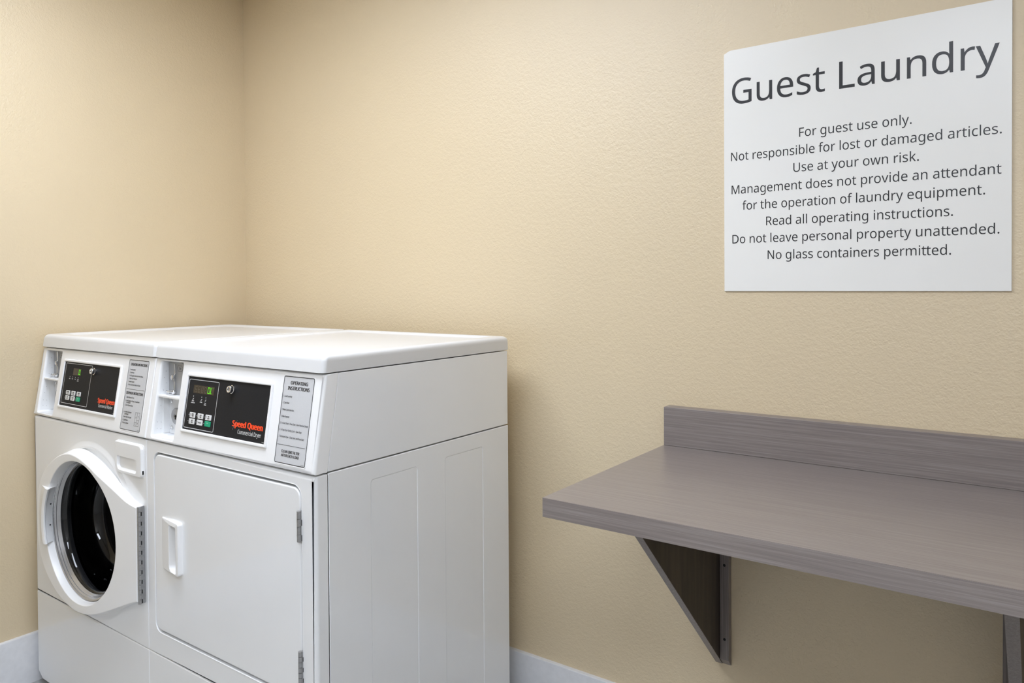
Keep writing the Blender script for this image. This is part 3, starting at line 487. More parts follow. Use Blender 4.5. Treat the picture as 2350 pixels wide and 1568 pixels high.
# ================================================================== machines
def hood_and_body(root, x0, washer):
    x1 = x0+MW
    # metal cabinet behind the front panels, open at the front
    bm = bmesh.new()
    box(bm, x0+0.0015, x1-0.0015, YSEAM+0.0015, YB, 0.03, ZHOOD-0.002, 0.003, 2)
    bm.normal_update()
    bmesh.ops.delete(bm, geom=[f for f in bm.faces if f.calc_center_median().y < YSEAM+0.002 and abs(f.normal.y) > 0.9], context='FACES')
    cab = finish('cabinet', bm, 'enamel', root)
    # right side skin with the two pressed bays
    if not washer:
        bm = bmesh.new()
        holes = [rrect(-0.6415, 0.09, -0.4851, 0.8224, 0.008), rrect(-0.380, 0.09, -0.2211, 0.8238, 0.008)]
        plate(bm, [rrect(YSEAM+0.0012, 0.03, YB, ZHOOD-0.0015, 0.002, 2)]+holes, 0.0, 0.0018, SIDE(x1-0.0015), 0.0014, 3, back=False)
        sk = finish('side_panel', bm, 'enamel', root)
        for h in holes:
            bm = bmesh.new(); plate(bm, [inset(orient(h), 0.0008)], -0.001, 0.0011, SIDE(x1-0.0015), 0.0006, 2)
            finish('pressed_bay', bm, 'enamel', sk)
    # metal sides of the control hood
    bm = bmesh.new()
    pr = [(YSEAM-0.0005, ZHOOD+0.0015), (YB, ZHOOD+0.0015), (YB, ZLID-0.0012), (-0.7335, ZLID-0.0012)]
    prism(bm, pr, 'x', x0+0.001, x1-0.0005, 0.002, 2)
    bm.normal_update()
    bmesh.ops.delete(bm, geom=[f for f in bm.faces if f.calc_center_median().y < -0.745 and abs(f.normal.y) > 0.8 and f.calc_area() > 0.05], context='FACES')
    finish('hood', bm, 'enamel', root)
    # sloping console front with the coin slot cut out
    F = CON(x0)
    slot = rrect(0.027, 0.0095, 0.1325, 0.2095, 0.006, 4)
    bm = bmesh.new()
    plate(bm, [rrect(0.0006, 0.0002, MW-0.0006, CON_H-0.0008, 0.002, 3), slot], -0.0372, 0, F, 0.008, 5, kf=lambda u: (0.5 if (u > MW-0.01 if washer else u < 0.01) else 0.45 if 0.02 < u < 0.14 else 1.0))
    for v in bm.verts:      # square off the back edge under the lid and over the cabinet
        p = F.inverted() @ v.co
        if p.z < -0.03 and p.y > CON_H-0.004: v.co.z = ZLID-0.0008
        elif p.z < -0.03 and p.y < 0.004: v.co.z = ZHOOD+0.0012
    con = finish('console', bm, 'plastic', root)
    # recess behind the slot
    yb = -0.752
    bm = bmesh.new()
    A = [F @ Vector((p[0], p[1], -0.0065)) for p in inset(orient(slot), 0.0004)]
    va = [bm.verts.new(p) for p in A]
    vb = [bm.verts.new(Vector((p.x, yb, p.z))) for p in A]
    bridge(bm, va, vb); cap(bm, [vb], [[(p.x, p.z) for p in A]])
    bmesh.ops.recalc_face_normals(bm, faces=bm.faces[:])
    for f in bm.faces: f.normal_flip()
    rec = finish('coin_recess', bm, 'matte_white', con, recalc=False)
    # dimples on the recess wall
    for (y, z) in ((-0.760, 1.045), (-0.765, 1.028), (-0.759, 1.013), (-0.768, 0.995), (-0.776, 0.955), (-0.782, 0.935), (-0.786, 0.912), (-0.776, 0.910), (-0.787, 0.895), (-0.777, 0.892)):
        bm = bmesh.new(); lathe(bm, [(0.0011, 0), (0.0009, 0.0005), (0, 0.0007)], frame((x0+0.0271, y, z), (0, 1, 0), (0, 0, 1)), 8)
        finish('dimple', bm, 'grey_plate', rec, weighted=False)
    FB = FRONT(yb, x0)
    zs = (F @ Vector((0, 0.118, 0))).z
    ysh = (F @ Vector((0, 0.118, -0.004))).y
    bm = bmesh.new(); box(bm, x0+0.0275, x0+0.132, ysh, yb, zs-0.005, zs, 0.0008)
    finish('slot_shelf', bm, 'plastic', con)
    bm = bmesh.new(); plate(bm, [rrect(0.031, zs, 0.132, 1.0685)], 0.0, 0.003, FB, 0.0005, 1)
    pl = finish('coin_plate', bm, 'grey_plate', con)
    bm = bmesh.new()
    hx = [(0.087+0.0145*cx, 1.0548+0.0075*cy) for cx, cy in ((-1, 0), (-0.62, -1), (0.62, -1), (1, 0), (0.62, 1), (-0.62, 1))]
    flat(bm, [hx, inset(orient(hx), 0.0008)], FB, 0.0034)
    text(bm, '25c', FB, 0.087, 1.0520, 0.0056, align='c', bold=0.0002, w=0.0034, sx=0.85); flat(bm, [rrect(0.09095, 1.0508, 0.0914, 1.0576)], FB, 0.0035)
    ink('price_mark', bm, 'print_black', pl, FB)
    # wire latch: rod, knob and ring
    bm = bmesh.new()
    yl = yb-0.006
    tube(bm, [(x0+0.0648, yl, 1.066), (x0+0.0662, yl, 1.052), (x0+0.0668, yl, 1.041), (x0+0.0615, yl, 1.035), (x0+0.061, yl, 1.022), (x0+0.0645, yl, 1.018), (x0+0.0645, yl-0.001, 0.998)], 0.0019, 8)
    lathe(bm, [(0, -0.003), (0.0045, -0.003), (0.0052, 0.0), (0.0045, 0.003), (0, 0.004)], frame((x0+0.0605, yl-0.002, 1.032), (1, 0, 0), (0, 0, 1)), 14)
    lathe(bm, [(0, 0), (0.0058, 0), (0.0058, 0.002), (0.004, 0.003), (0, 0.003)], frame((x0+0.0535, yl, 1.0285), (1, 0, 0), (0, 0, 1)), 16)
    tube(bm, [(x0+0.0525+0.0195*math.cos(a), yl-0.004+0.009*math.sin(a), 0.9925) for a in [2*math.pi*k/24 for k in range(24)]], 0.0016, 8, closed=True)
    lathe(bm, [(0, -0.006), (0.004, -0.005), (0.0055, 0), (0.004, 0.004), (0, 0.005)], frame((x0+0.0655, yl-0.004, 0.9925), (1, 0, 0), (0, 1, 0)), 12)
    finish('coin_latch', bm, 'chrome', con)
    # coin box door with its lock and two screws
    bm = bmesh.new()
    plate(bm, [rrect(0.031, 0.8785, 0.132, zs-0.006, 0.001, 2)], 0.0, 0.0025, FB, 0.0006, 1)
    box(bm, x0+0.0272, x0+0.0302, -0.770, yb, 0.881, zs-0.005)
    cb = finish('coin_box_door', bm, 'matte_white', con)
    bm = bmesh.new()
    lathe(bm, [(0.0225, 0.0025), (0.0225, 0.006), (0.021, 0.008), (0.008, 0.0095), (0.0062, 0.0085), (0, 0.0085)], FRONT(yb, x0+0.0705, 0.9265), 36)
    lk = finish('coin_box_lock', bm, 'steel', cb)
    bm = bmesh.new()
    plate(bm, [circle(0.0705, 0.9275, 0.0028, 14)], 0.0085, 0.0098, FB); plate(bm, [rrect(0.0695, 0.919, 0.0715, 0.927)], 0.0085, 0.0098, FB)
    finish('keyhole', bm, 'hole', lk, smooth=False)
    for z in (0.9655, 0.8940):
        bm = bmesh.new(); lathe(bm, [(0.0052, 0.0025), (0.0052, 0.0045), (0.004, 0.0062), (0, 0.007)], FRONT(yb, x0+0.0435, z), 16)
        finish('screw', bm, 'chrome', cb)
    # control panel in its raised bezel
    bm = bmesh.new()
    plate(bm, [rrect(0.1642, 0.0378, 0.5135, 0.1855, 0.004, 4), rrect(0.1690, 0.0452, 0.5062, 0.1782, 0.0015, 2)], -0.002, 0.0042, F, 0.0021, 4)
    finish('panel_bezel', bm, 'plastic', con)
    bm = bmesh.new(); plate(bm, [rrect(0.1688, 0.0450, 0.5064, 0.1784, 0.0012, 2)], -0.002, 0.0006, F)
    panel = finish('control_panel', bm, 'black_panel', con)
    bm = bmesh.new()
    ol = rrect(0.1773, 0.0526, 0.3428, 0.1745, 0.004, 5) if washer else rrect(0.1733, 0.0496, 0.3027, 0.1717, 0.004, 5)
    flat(bm, [ol, inset(orient(ol), 0.0013)], F, 0.0010)
    lines = []
    if washer:
        for u, t in ((0.2120, 'WASH'), (0.2295, 'RINSE'), (0.2470, 'SPIN')): lines.append((t, u, 0.1268))
        lines += [('DOOR', 0.2650, 0.1268), ('LOCKED', 0.2650, 0.1226)]
        dots = [0.2120, 0.2295, 0.2470, 0.2650]
    else:
        lines += [('INSERT', 0.2000, 0.1168), ('COINS/CARD', 0.2005, 0.1122), ('DRYING', 0.2358, 0.1160), ('COOL', 0.2540, 0.1148), ('DOWN', 0.2540, 0.1108)]
        dots = [0.2000, 0.2362, 0.2540]
    for t, u, v in lines: text(bm, t, F, u, v, 0.0025, align='c', w=0.0010, sx=0.8, bold=0.00018)
    for u in dots: flat(bm, [rrect(u-0.0009, 0.1322 if washer else 0.1282, u+0.0009, 0.1352 if washer else 0.1312)], F, 0.0010)
    if not washer:   # small pictograms above the words
        for u in (0.2000, 0.2362, 0.2540):
            for k in range(3): flat(bm, [rrect(u-0.0030+0.0012*k, 0.1205+0.0018*k, u+0.0008+0.0012*k, 0.1214+0.0018*k)], F, 0.0010)
    ink('panel_lettering', bm, 'print_white', panel, F)
    # buttons
    cols = (0.2149, 0.2492, 0.2835) if washer else (0.2066, 0.2414, 0.2758)
    rows = (0.0860, 0.0704) if washer else (0.0830, 0.0674)
    names = [[('NORMAL', 'HOT'), ('NORMAL', 'WARM'), ('NORMAL', 'COLD')], [('PERM', 'PRESS'), ('DELICATE', 'COLD'), ('START', '')]] if washer else \
            [[('HIGH', 'TEMP'), ('LOW', 'TEMP'), ('NO', 'HEAT')], [('MED', 'TEMP'), ('DELICATES', ''), ('START', '')]]
    for ri, v in enumerate(rows):
        for ci, u in enumerate(cols):
            green = ri == 1 and ci == 2
            bm = bmesh.new(); plate(bm, [rrect(u-0.0124, v-0.0066, u+0.0124, v+0.0066, 0.0020, 4)], 0.0, 0.0018, F, 0.0006, 2)
            b = finish('button', bm, 'key_green' if green else 'key', panel)
            bm = bmesh.new(); a, c = names[ri][ci]
            if green: text(bm, a, F, u, v+0.0008, 0.0022, align='c', w=0.0022, sx=0.85)
            else:
                if c:
                    text(bm, a, F, u+0.0022, v+0.0010, 0.0031, align='c', w=0.0022, sx=0.62 if washer else 0.85, bold=0.0002)
                    text(bm, c, F, u+0.0022, v-0.0036, 0.0031, align='c', w=0.0022, sx=0.75, bold=0.0002)
                else: text(bm, a, F, u+0.0018, v-0.0014, 0.0031, align='c', w=0.0022, sx=0.62, bold=0.0002)
                flat(bm, [rrect(u-0.0096, v-0.0042, u-0.0084, v+0.0042)], F, 0.0022)
                if (ri, ci) in ((0, 0), (0, 1), (1, 0)): flat(bm, [circle(u-0.0090, v-0.0038, 0.0014, 10)], F, 0.0023)
            ink('button_lettering', bm, 'print_white' if green else 'print_black', b, F)
            bm = bmesh.new(); plate(bm, [circle(u-0.0168, v, 0.0011, 10)], 0.0, 0.0011, F)
            finish('indicator_lamp', bm, 'print_grey', panel, smooth=False)
    # display
    d = (0.2280, 0.1400, 0.2757, 0.1606) if washer else (0.1960, 0.1378, 0.2852, 0.1580)
    bm = bmesh.new(); plate(bm, [rrect(*d)], 0.0, 0.0009, F)
    dsp = finish('display', bm, 'display', panel, smooth=False)
    def seg(bm, u, v, wd_, h, on, wgt):
        t = 0.0019 if wgt else 0.0014; y = v+h/2
        S = {'a': (u, v+h-t, u+wd_, v+h), 'd': (u, v, u+wd_, v+t), 'g': (u, y-t/2, u+wd_, y+t/2),
             'f': (u, y, u+t, v+h), 'b': (u+wd_-t, y, u+wd_, v+h), 'e': (u, v, u+t, y), 'c': (u+wd_-t, v, u+wd_, y)}
        for k in on:
            a = S[k]; flat(bm, [rrect(a[0]+0.0002, a[1]+0.0002, a[2]-0.0002, a[3]-0.0002)], F, 0.0013)
    bm = bmesh.new()
    if washer: seg(bm, 0.2638, 0.1424, 0.0090, 0.0154, 'abcdef', 1); flat(bm, [rrect(0.2738, 0.1424, 0.2752, 0.1440)], F, 0.0013)
    else: seg(bm, 0.2583, 0.1402, 0.0098, 0.0158, 'abcdef', 1); seg(bm, 0.2705, 0.1402, 0.0052, 0.0158, 'edf', 1)
    ink('display_digit', bm, 'led', dsp, F)
    if not washer:
        bm = bmesh.new()
        for u in (0.2035, 0.2172, 0.2308, 0.2445): seg(bm, u, 0.1402, 0.0088, 0.0150, 'abcdefg' if u != 0.2035 else 'acdefg', 0)
        ink('unlit_digit', bm, 'ghost', dsp, F)
        bm = bmesh.new(); seg(bm, 0.2762, 0.1497, 0.0052, 0.0066, 'abf', 0); ink('degree_mark', bm, 'led_dim', dsp, F)
    # key lock standing out of the panel
    bm = bmesh.new()
    FL = F @ Matrix.Translation(Vector((0.3600, 0.1585, 0)))
    lathe(bm, [(0.0102, 0.0), (0.0102, 0.0045), (0.0088, 0.0055), (0.0088, 0.0115), (0.0080, 0.0128), (0.0052, 0.0128), (0.0048, 0.0112), (0, 0.0112)], FL, 24)
    lk = finish('panel_lock', bm, 'chrome', panel)
    bm = bmesh.new(); plate(bm, [rrect(-0.0008, -0.0036, 0.0008, 0.0036)], 0.0108, 0.0117, FL); finish('keyhole', bm, 'hole', lk, smooth=False)
    # maker's name and machine name
    bm = bmesh.new()
    if washer: text(bm, 'Speed Queen', F, 0.4035, 0.0725, 0.0128, u1=0.4985, bold=0.0013, w=0.0010)
    else: text(bm, 'Speed Queen', F, 0.3765, 0.0738, 0.0132, u1=0.4920, bold=0.0015, w=0.0010)
    ink('maker_name', bm, 'print_red', panel, F)
    bm = bmesh.new()
    if washer: text(bm, 'Commercial Washer', F, 0.4105, 0.0596, 0.0088, u1=0.4920, w=0.0010, bold=0.0001)
    else: text(bm, 'Commercial Dryer', F, 0.4005, 0.0580, 0.0096, u1=0.4895, w=0.0010, bold=0.0001)
    text(bm, '514890', F, 0.5035, 0.0478, 0.0018, align='r', w=0.0010)
    ink('machine_name', bm, 'print_white', panel, F)
    if not washer:   # thin swoosh through the first letters
        bm = bmesh.new()
        arc = [(0.3945-0.0105*math.sin(math.pi*0.5*k/10)-0.0042*(k/10), 0.0885-0.0235*(k/10)) for k in range(11)]
        for a, b in zip(arc, arc[1:]): flat(bm, [[(a[0], a[1]), (a[0]+0.0007, a[1]), (b[0]+0.0007, b[1]), (b[0], b[1])]], F, 0.0013)
        ink('swoosh_mark', bm, 'print_grey', panel, F)
    # instruction label
    bm = bmesh.new()
    lo = rrect(0.5473, 0.0127, 0.6515, 0.2044, 0.004, 4)
    plate(bm, [inset(orient(lo), -0.003), inset(orient(lo), -0.0008)], -0.001, 0.0006, F, 0.0004, 2)
    finish('label_rim', bm, 'plastic', con)
    bm = bmesh.new(); plate(bm, [inset(orient(lo), -0.0008)], -0.001, 0.0003, F)
    lab = finish('instruction_label', bm, 'label', con, smooth=False)
    bm = bmesh.new()
    flat(bm, [lo, inset(orient(lo), 0.0014)], F, 0.0007)
    def tx(s, u, v, c, u1=None, b=0.0001, **k): text(bm, s, F, u, v, c, u1=u1, bold=b, w=0.0007, **k)
    if washer:
        flat(bm, [rrect(0.5525, 0.1231, 0.6470, 0.1239)], F, 0.0007)
        tx('OPERATING INSTRUCTIONS', 0.5580, 0.1885, 0.0068, 0.6435, 0.0004)
        for s, v in (('1. Load Laundry', 0.1752), ('2. Close Door', 0.1670), ('3. Add Supplies (See Instructions Below)', 0.1587), ('4. Make Cycle Selection', 0.1505), ('5. Make Payment', 0.1420), ('6. Press Start (Door Must be Closed)', 0.1337)):
            tx(s, 0.5570, v, 0.0042, None, 0.00008, sx=0.66)
        tx('DISPENSER INSTRUCTIONS', 0.5555, 0.1098, 0.0068, 0.6430, 0.0004)
        for s, u, v in (('1. Open Dispenser Door', 0.5563, 0.0990), ('2. Load Supplies in Proper Compartment', 0.5563, 0.0895), ('as Indicated', 0.5620, 0.0845), ('3. Close Dispenser Door', 0.5563, 0.0775),
                        ('A. Pre Wash Detergent', 0.5555, 0.0590), ('(If Offered)', 0.5612, 0.0530), ('B. Main Wash Detergent', 0.5555, 0.0455), ('C. Liquid Bleach', 0.5555, 0.0370), ('D. Fabric Softener', 0.5555, 0.0292)):
            tx(s, u, v, 0.0042, None, 0.00008, sx=0.66)
        bx = (0.6178, 0.0271, 0.6413, 0.0637)
        flat(bm, [rrect(*bx), rrect(bx[0]+0.0007, bx[1]+0.0007, bx[2]-0.0007, bx[3]-0.0007)], F, 0.0007)
        flat(bm, [rrect(0.6290, 0.0275, 0.6297, 0.0632)], F, 0.0008); flat(bm, [rrect(0.6182, 0.0366, 0.6292, 0.0373)], F, 0.0008); flat(bm, [rrect(0.6294, 0.0425, 0.6410, 0.0432)], F, 0.0008)
        for s, u, v in (('D', 0.6235, 0.0485), ('A', 0.6352, 0.0515), ('C', 0.6235, 0.0300), ('B', 0.6352, 0.0330)): tx(s, u, v, 0.0042, None, 0.0001, align='c', sx=0.8)
        tx('515070', 0.6475, 0.0160, 0.0022, None, 0, align='r')
    else:
        flat(bm, [rrect(0.5505, 0.0523, 0.6466, 0.0531)], F, 0.0007)
        tx('OPERATING', 0.5723, 0.1866, 0.0074, 0.6303, 0.0005)
        tx('INSTRUCTIONS', 0.5643, 0.1744, 0.0076, 0.6380, 0.0005)
        for s, v, u1 in (('1. Load Laundry', 0.1577, 0.5822), ('2. Close Door', 0.1430, 0.5755), ('3. Make Cycle Selection', 0.1277, 0.5935), ('4. Make Payment', 0.1127, 0.5805),
                         ('5. To Start Dryer - Press Start - Door Must be Closed', 0.0980, 0.6466), ('6. To Stop Dryer During Cycle - Open Door', 0.0832, 0.6286), ('7. To Restart Dryer - Close Door and Press Start', 0.0687, 0.6390)):
            tx(s, 0.5520, v, 0.0040, u1, 0.00008)
        tx('CLEAN LINT FILTER', 0.5679, 0.0363, 0.0058, 0.6289, 0.00035)
        tx('AFTER EACH LOAD', 0.5684, 0.0278, 0.0058, 0.6289, 0.00035)
        tx('514891', 0.6475, 0.0150, 0.0022, None, 0, align='r')
    ink('label_lettering', bm, 'print_black', lab, F)
    # lid: pressed top with a raised rim
    bm = bmesh.new()
    zb = ZLID+0.0003; e = 0.0008
    def lring(dx, dyf, dyb, z, r):
        xa, xb = x0+e+dx, x1-e-dx
        return [(p[0], p[1], z) for p in rrect(xa, -0.7775+dyf, xb, -0.0915-dyb, r, 5)]
    R = []
    R.append(lring(0.004, 0.004, 0.004, zb, 0.010)); R.append(lring(0, 0, 0, zb+0.0015, 0.010)); R.append(lring(0, 0.0035, 0, ZTOP-0.014, 0.011))
    for k in range(1, 6):
        a = math.pi/2*k/5; d = 0.0125*(1-math.cos(a)); R.append(lring(d, 0.0045+d, d, ZTOP-0.0125+0.0125*math.sin(a), 0.012))
    R.append(lring(0.034, 0.040, 0.030, ZTOP, 0.016))
    R.append(lring(0.036, 0.042, 0.032, ZTOP-0.0005, 0.016)); R.append(lring(0.046, 0.054, 0.040, ZTOP-0.0058, 0.014)); R.append(lring(0.049, 0.057, 0.043, ZTOP-0.0062, 0.013))
    V = [[bm.verts.new(p) for p in r] for r in R]
    for a, b in zip(V, V[1:]): bridge(bm, a, b)
    cap(bm, [V[-1]], [R[-1]]); cap(bm, [V[0]], [R[0]])
    finish('lid', bm, 'lid_white', root, angle=40)
    for fx in (x0+0.06, x1-0.06):
        for fy in (-0.72, -0.16):
            bm = bmesh.new(); lathe(bm, [(0.018, 0), (0.020, 0.003), (0.018, 0.012), (0.008, 0.014), (0.008, 0.034)], frame((fx, fy, 0.0), (1, 0, 0), (0, 1, 0)), 20, True, True)
            finish('foot', bm, 'rubber', root)
    return con

def lower_panel(root, x0):
    x1 = x0+MW; c = 0.030; g = 0.0006
    bm = bmesh.new()
    outline = [(x0+g+c, 0.020), (x1-g-c, 0.020), (x1-g-0.004, 0.038), (x1-g, 0.046), (x1-g, ZLOW-0.0006), (x0+g, ZLOW-0.0006), (x0+g, 0.046), (x0+g+0.004, 0.038)]
    plate(bm, [outline], -0.034, 0, FRONT(YF), 0.005, 4, kf=lambda u: 0.4 if abs(u-DX0) < 0.02 else 1.0)
    return finish('lower_panel', bm, 'enamel', root)

# ---- washing machine ------------------------------------------------
washer = empty('washing_machine', (MX0+MW/2, -0.45, 0), 'white front-loading commercial washer with round glass door beside the left wall', 'washing machine')
hood_and_body(washer, MX0, True)
lower_panel(washer, MX0)
DC = (0.3927, 0.564)                                                       # door opening centre
bm = bmesh.new()
plate(bm, [rrect(MX0+0.0008, ZLOW+0.0004, MX0+MW-0.0005, ZHOOD-0.0030, 0.002, 2), circle(DC[0], DC[1], 0.197, 72)], -0.034, 0, FRONT(YF), 0.006, 4, hole_bev=False, kf=lambda u: 0.4 if u > MX0+MW-0.02 else 1.0)
fpanel = finish('front_panel', bm, 'enamel', washer)
# low pressed ring around the door
bm = bmesh.new()
lathe(bm, [(0.258, 0.0), (0.253, 0.0004), (0.245, 0.0030), (0.241, 0.0040), (0.237, 0.003), (0.235, 0.0)], FRONT(YF, 0.408, 0.566), 96)
finish('pressed_ring', bm, 'enamel', fpanel)

door = bpy.data.objects.new('door', None)
NA = 120
RIM = [(0.694, 0.6830), (0.6850, 0.6838), (0.649, 0.6930), (0.612, 0.7085), (0.577, 0.7235), (0.539, 0.7392), (0.509, 0.7518), (0.4746, 0.7655), (0.4189, 0.7810), (0.3767, 0.7872),
       (0.3373, 0.7866), (0.2926, 0.7760), (0.2466, 0.7555), (0.1947, 0.7220), (0.1586, 0.6835), (0.1380, 0.6280), (0.1325, 0.5620), (0.1385, 0.4950), (0.1600, 0.4400), (0.1960, 0.3985),
       (0.2608, 0.3580), (0.3262, 0.3385), (0.3897, 0.3322), (0.4516, 0.3400), (0.5098, 0.3570), (0.5591, 0.3762), (0.6073, 0.3965), (0.6543, 0.4160), (0.6850, 0.4285), (0.6924, 0.4300)]
def smooth_loop(P, n=6):
    out = []
    for i in range(len(P)):
        p0, p1, p2, p3 = (Vector(P[(i+k) % len(P)]) for k in (-1, 0, 1, 2))
        for k in range(n):
            t = k/n
            if i == len(P)-1 or i in (0, len(P)-2): out.append(tuple(p1.lerp(p2, t)))
            else: out.append(tuple(0.5*((2*p1)+(p2-p0)*t+(2*p0-5*p1+4*p2-p3)*t*t+(3*p1-p0-3*p2+p3)*t**3)))
    return out
HULL = smooth_loop(RIM)
def ray_hull(ang):
    dx, dy = math.cos(ang), math.sin(ang); best = None
    for i in range(len(HULL)):
        a, b = HULL[i-1], HULL[i]
        ex, ey = b[0]-a[0], b[1]-a[1]; den = dx*ey-dy*ex
        if abs(den) < 1e-12: continue
        t = ((a[0]-DC[0])*ey-(a[1]-DC[1])*ex)/den; s = ((a[0]-DC[0])*dy-(a[1]-DC[1])*dx)/den
        if t > 0 and -1e-6 <= s <= 1+1e-6 and (best is None or t < best): best = t
    return best
def yface(x): return -0.840+max(0.0, x-0.50)/0.195*0.017
angs = sorted([2*math.pi*k/NA for k in range(NA)] + [math.atan2(z-DC[1], x-DC[0]) % (2*math.pi) for x, z in (RIM[0], RIM[-1])])
bm = bmesh.new(); rings = []
RI = 0.205
def ringpt(ang, r, w): return Vector((DC[0]+r*math.cos(ang), w, DC[1]+r*math.sin(ang)))
def taper(a): return min(1.0, max(0.0, (min(a, 2*math.pi-a)-0.42)/0.5))
spec = []
for k in range(5):
    a = math.pi/2*k/4; spec.append(('o', 0.0038*(1-math.cos(a)), 0.0038*(1-math.sin(a))))
for k in range(4):
    a = math.pi/2*k/3; spec.append(('i', 0.003*(1-math.sin(a)), 0.003*(1-math.cos(a))))
lines = []
lines.append([ringpt(a, ray_hull(a)+0.0+0.0045*taper(a), YF+0.0005) for a in angs])
lines.append([ringpt(a, ray_hull(a)+0.0005+0.0085*taper(a), YF-0.0026) for a in angs])
lines.append([ringpt(a, ray_hull(a)+0.0005+0.0078*taper(a), YF-0.0050) for a in angs])
for kind, dr, dy in spec:
    L = []
    for a in angs:
        ro = ray_hull(a)
        # keep the hinge-side rim thin where ring and edge come close
        r = max(ro-dr, RI+0.0035) if kind == 'o' else RI+dr
        x = DC[0]+ro*math.cos(a) if kind == 'o' else DC[0]+RI*math.cos(a)
        L.append(ringpt(a, r, yface(x)+dy))
    lines.append(L)
lines.append([ringpt(a, 0.2010, -0.822) for a in angs])
lines.append([ringpt(a, 0.1990, -0.800) for a in angs])
V = [[bm.verts.new(p) for p in L] for L in lines]
for a, b in zip(V, V[1:]): bridge(bm, a, b)
door = finish('door', bm, 'plastic', washer, angle=28)
# steel trim rings, door glass, drum
FDR = FRONT(YF, DC[0]-0.002, DC[1]+0.003)
bm = bmesh.new()
lathe(bm, [(0.2025, 0.0190), (0.1985, 0.0185), (0.1972, 0.0165), (0.1985, 0.0140), (0.1965, 0.0120), (0.1950, 0.0095), (0.1965, 0.0070), (0.1945, 0.0045), (0.1930, 0.0015), (0.1905, 0.0), (0.1890, -0.004)], FDR, 96)
finish('trim_ring', bm, 'ring_steel', door, angle=60)
bm = bmesh.new()
lathe(bm, [(0.1915, -0.001), (0.1862, -0.0025), (0.1815, -0.008), (0.1785, -0.020), (0.1755, -0.050), (0.1720, -0.078), (0.1670, -0.096), (0.1560, -0.108), (0.1380, -0.1135), (0.1000, -0.116), (0.0500, -0.117), (0, -0.1172)], FDR, 96)
finish('door_glass', bm, 'glass', door, angle=60)
bm = bmesh.new()
lathe(bm, [(0.1960, -0.012), (0.205, -0.03), (0.238, -0.06), (0.238, -0.40), (0.0, -0.42)], FDR, 72)
finish('drum', bm, 'drum', washer, angle=40)
# grip on the left of the door
bm = bmesh.new()
def ang_at(z, r=0.192): return math.pi-math.asin((z-DC[1])/r)
gp = []
NG = 26
for k in range(NG+1):
    z = 0.6675+(0.4990-0.6675)*k/NG; a = ang_at(z); ro = ray_hull(a)
    row = [(ro-0.0005, -0.8355), (RI-0.0020, -0.8505), (RI-0.0050, -0.8530), (RI-0.0160, -0.8525), (RI-0.0185, -0.8505), (RI-0.0180, -0.8460), (RI-0.0120, -0.8425), (RI-0.0105, -0.8365), (RI-0.0085, -0.8340), (RI-0.0060, -0.8235), (RI-0.0035, -0.8215), (RI+0.004, -0.8180), (ro-0.004, -0.815)]
    L = []
    for r, y in row:
        # cut both ends level: solve the angle that gives this height for this radius
        aa = math.pi-math.asin(max(-1, min(1, (z-DC[1])/r)))
        L.append(bm.verts.new(ringpt(aa, r, y)))
    gp.append(L)
for a, b in zip(gp, gp[1:]): bridge(bm, a, b)
bm.faces.new(gp[0]); bm.faces.new(gp[-1])
grip = finish('door_handle', bm, 'plastic', door, angle=40)
for z in (0.613, 0.548):
    aa = math.pi-math.asin((z-DC[1])/(RI-0.0075)); p = ringpt(aa, RI-0.0078, -0.8288)
    bm = bmesh.new(); lathe(bm, [(0.0022, 0), (0.0022, 0.0008), (0.0012, 0.0012), (0, 0.0006)], frame(p, (0, 0.98, 0.0), (0, 0, 1)), 12)
    finish('screw', bm, 'rubber', grip)
# piano hinge on the right of the door
def hinge(parent, xp, yp, z0, z1, pitch, r, leaf):
    bm = bmesh.new()
    box(bm, *leaf, z0, z1, 0.0004, 1)
    n = int(round((z1-z0)/pitch)); p = (z1-z0)/n
    for k in range(n):
        for s in (0, 1):
            a = z0+p*(k+0.5*s); lathe(bm, [(r, 0.0004), (r, p/2-0.0004)], frame((xp, yp, a), (1, 0, 0), (0, 1, 0)), 14, True, True)
    h = finish('hinge', bm, 'steel', parent)
    for k in range(n):
        bm = bmesh.new(); a = z0+p*(k+0.25)-p*0.2
        box(bm, leaf[1]-0.0006, leaf[1]+0.0006, yp+r*0.55, yp+r*0.55+0.0042, a, a+p*0.40)
        finish('hinge_notch', bm, 'hole', h, smooth=False)
    return h
hinge(door, 0.6985, -0.8170, 0.4245, 0.6850, 0.0262, 0.0036, (0.6945, 0.6990, -0.8215, -0.8035))
# detergent drawer
bm = bmesh.new()
plate(bm, [rrect(0.5550, 0.7590, 0.7015, 0.8480, 0.009, 4)], -0.002, 0.0012, FRONT(YF), 0.0010, 2)
finish('drawer_rim', bm, 'plastic', washer)
bm = bmesh.new()
o_l = rrect(0.5588, 0.7605, 0.6987, 0.8460, n=6, rs=(0.022, 0.010, 0.012, 0.006))
i_l = rrect(0.5710, 0.7680, 0.6725, 0.8060, n=6, rs=(0.014, 0.007, 0.008, 0.004))
b_l = rrect(0.5750, 0.7900, 0.6685, 0.8045, n=6, rs=(0.004, 0.004, 0.004, 0.003))
FZ = FRONT(YF)
Ls = [(o_l, 0.0005), (o_l, 0.0062), (inset(orient(o_l), 0.0008), 0.0078), (inset(orient(o_l), 0.0024), 0.0086), (inset(orient(i_l), -0.0008), 0.0086), (i_l, 0.0080), (inset(orient(i_l), 0.0006), 0.006), (b_l, -0.016)]
V = [[bm.verts.new(FZ @ Vector((p[0], p[1], w))) for p in L] for L, w in Ls]
for a, b in zip(V, V[1:]): bridge(bm, a, b)
cap(bm, [V[-1]], [b_l]); cap(bm, [V[0]], [o_l])
drw = finish('detergent_drawer', bm, 'plastic', washer, angle=40)
bm = bmesh.new(); box(bm, 0.6982, 0.6993, YF-0.0052, YF-0.0012, 0.7690, 0.7790)
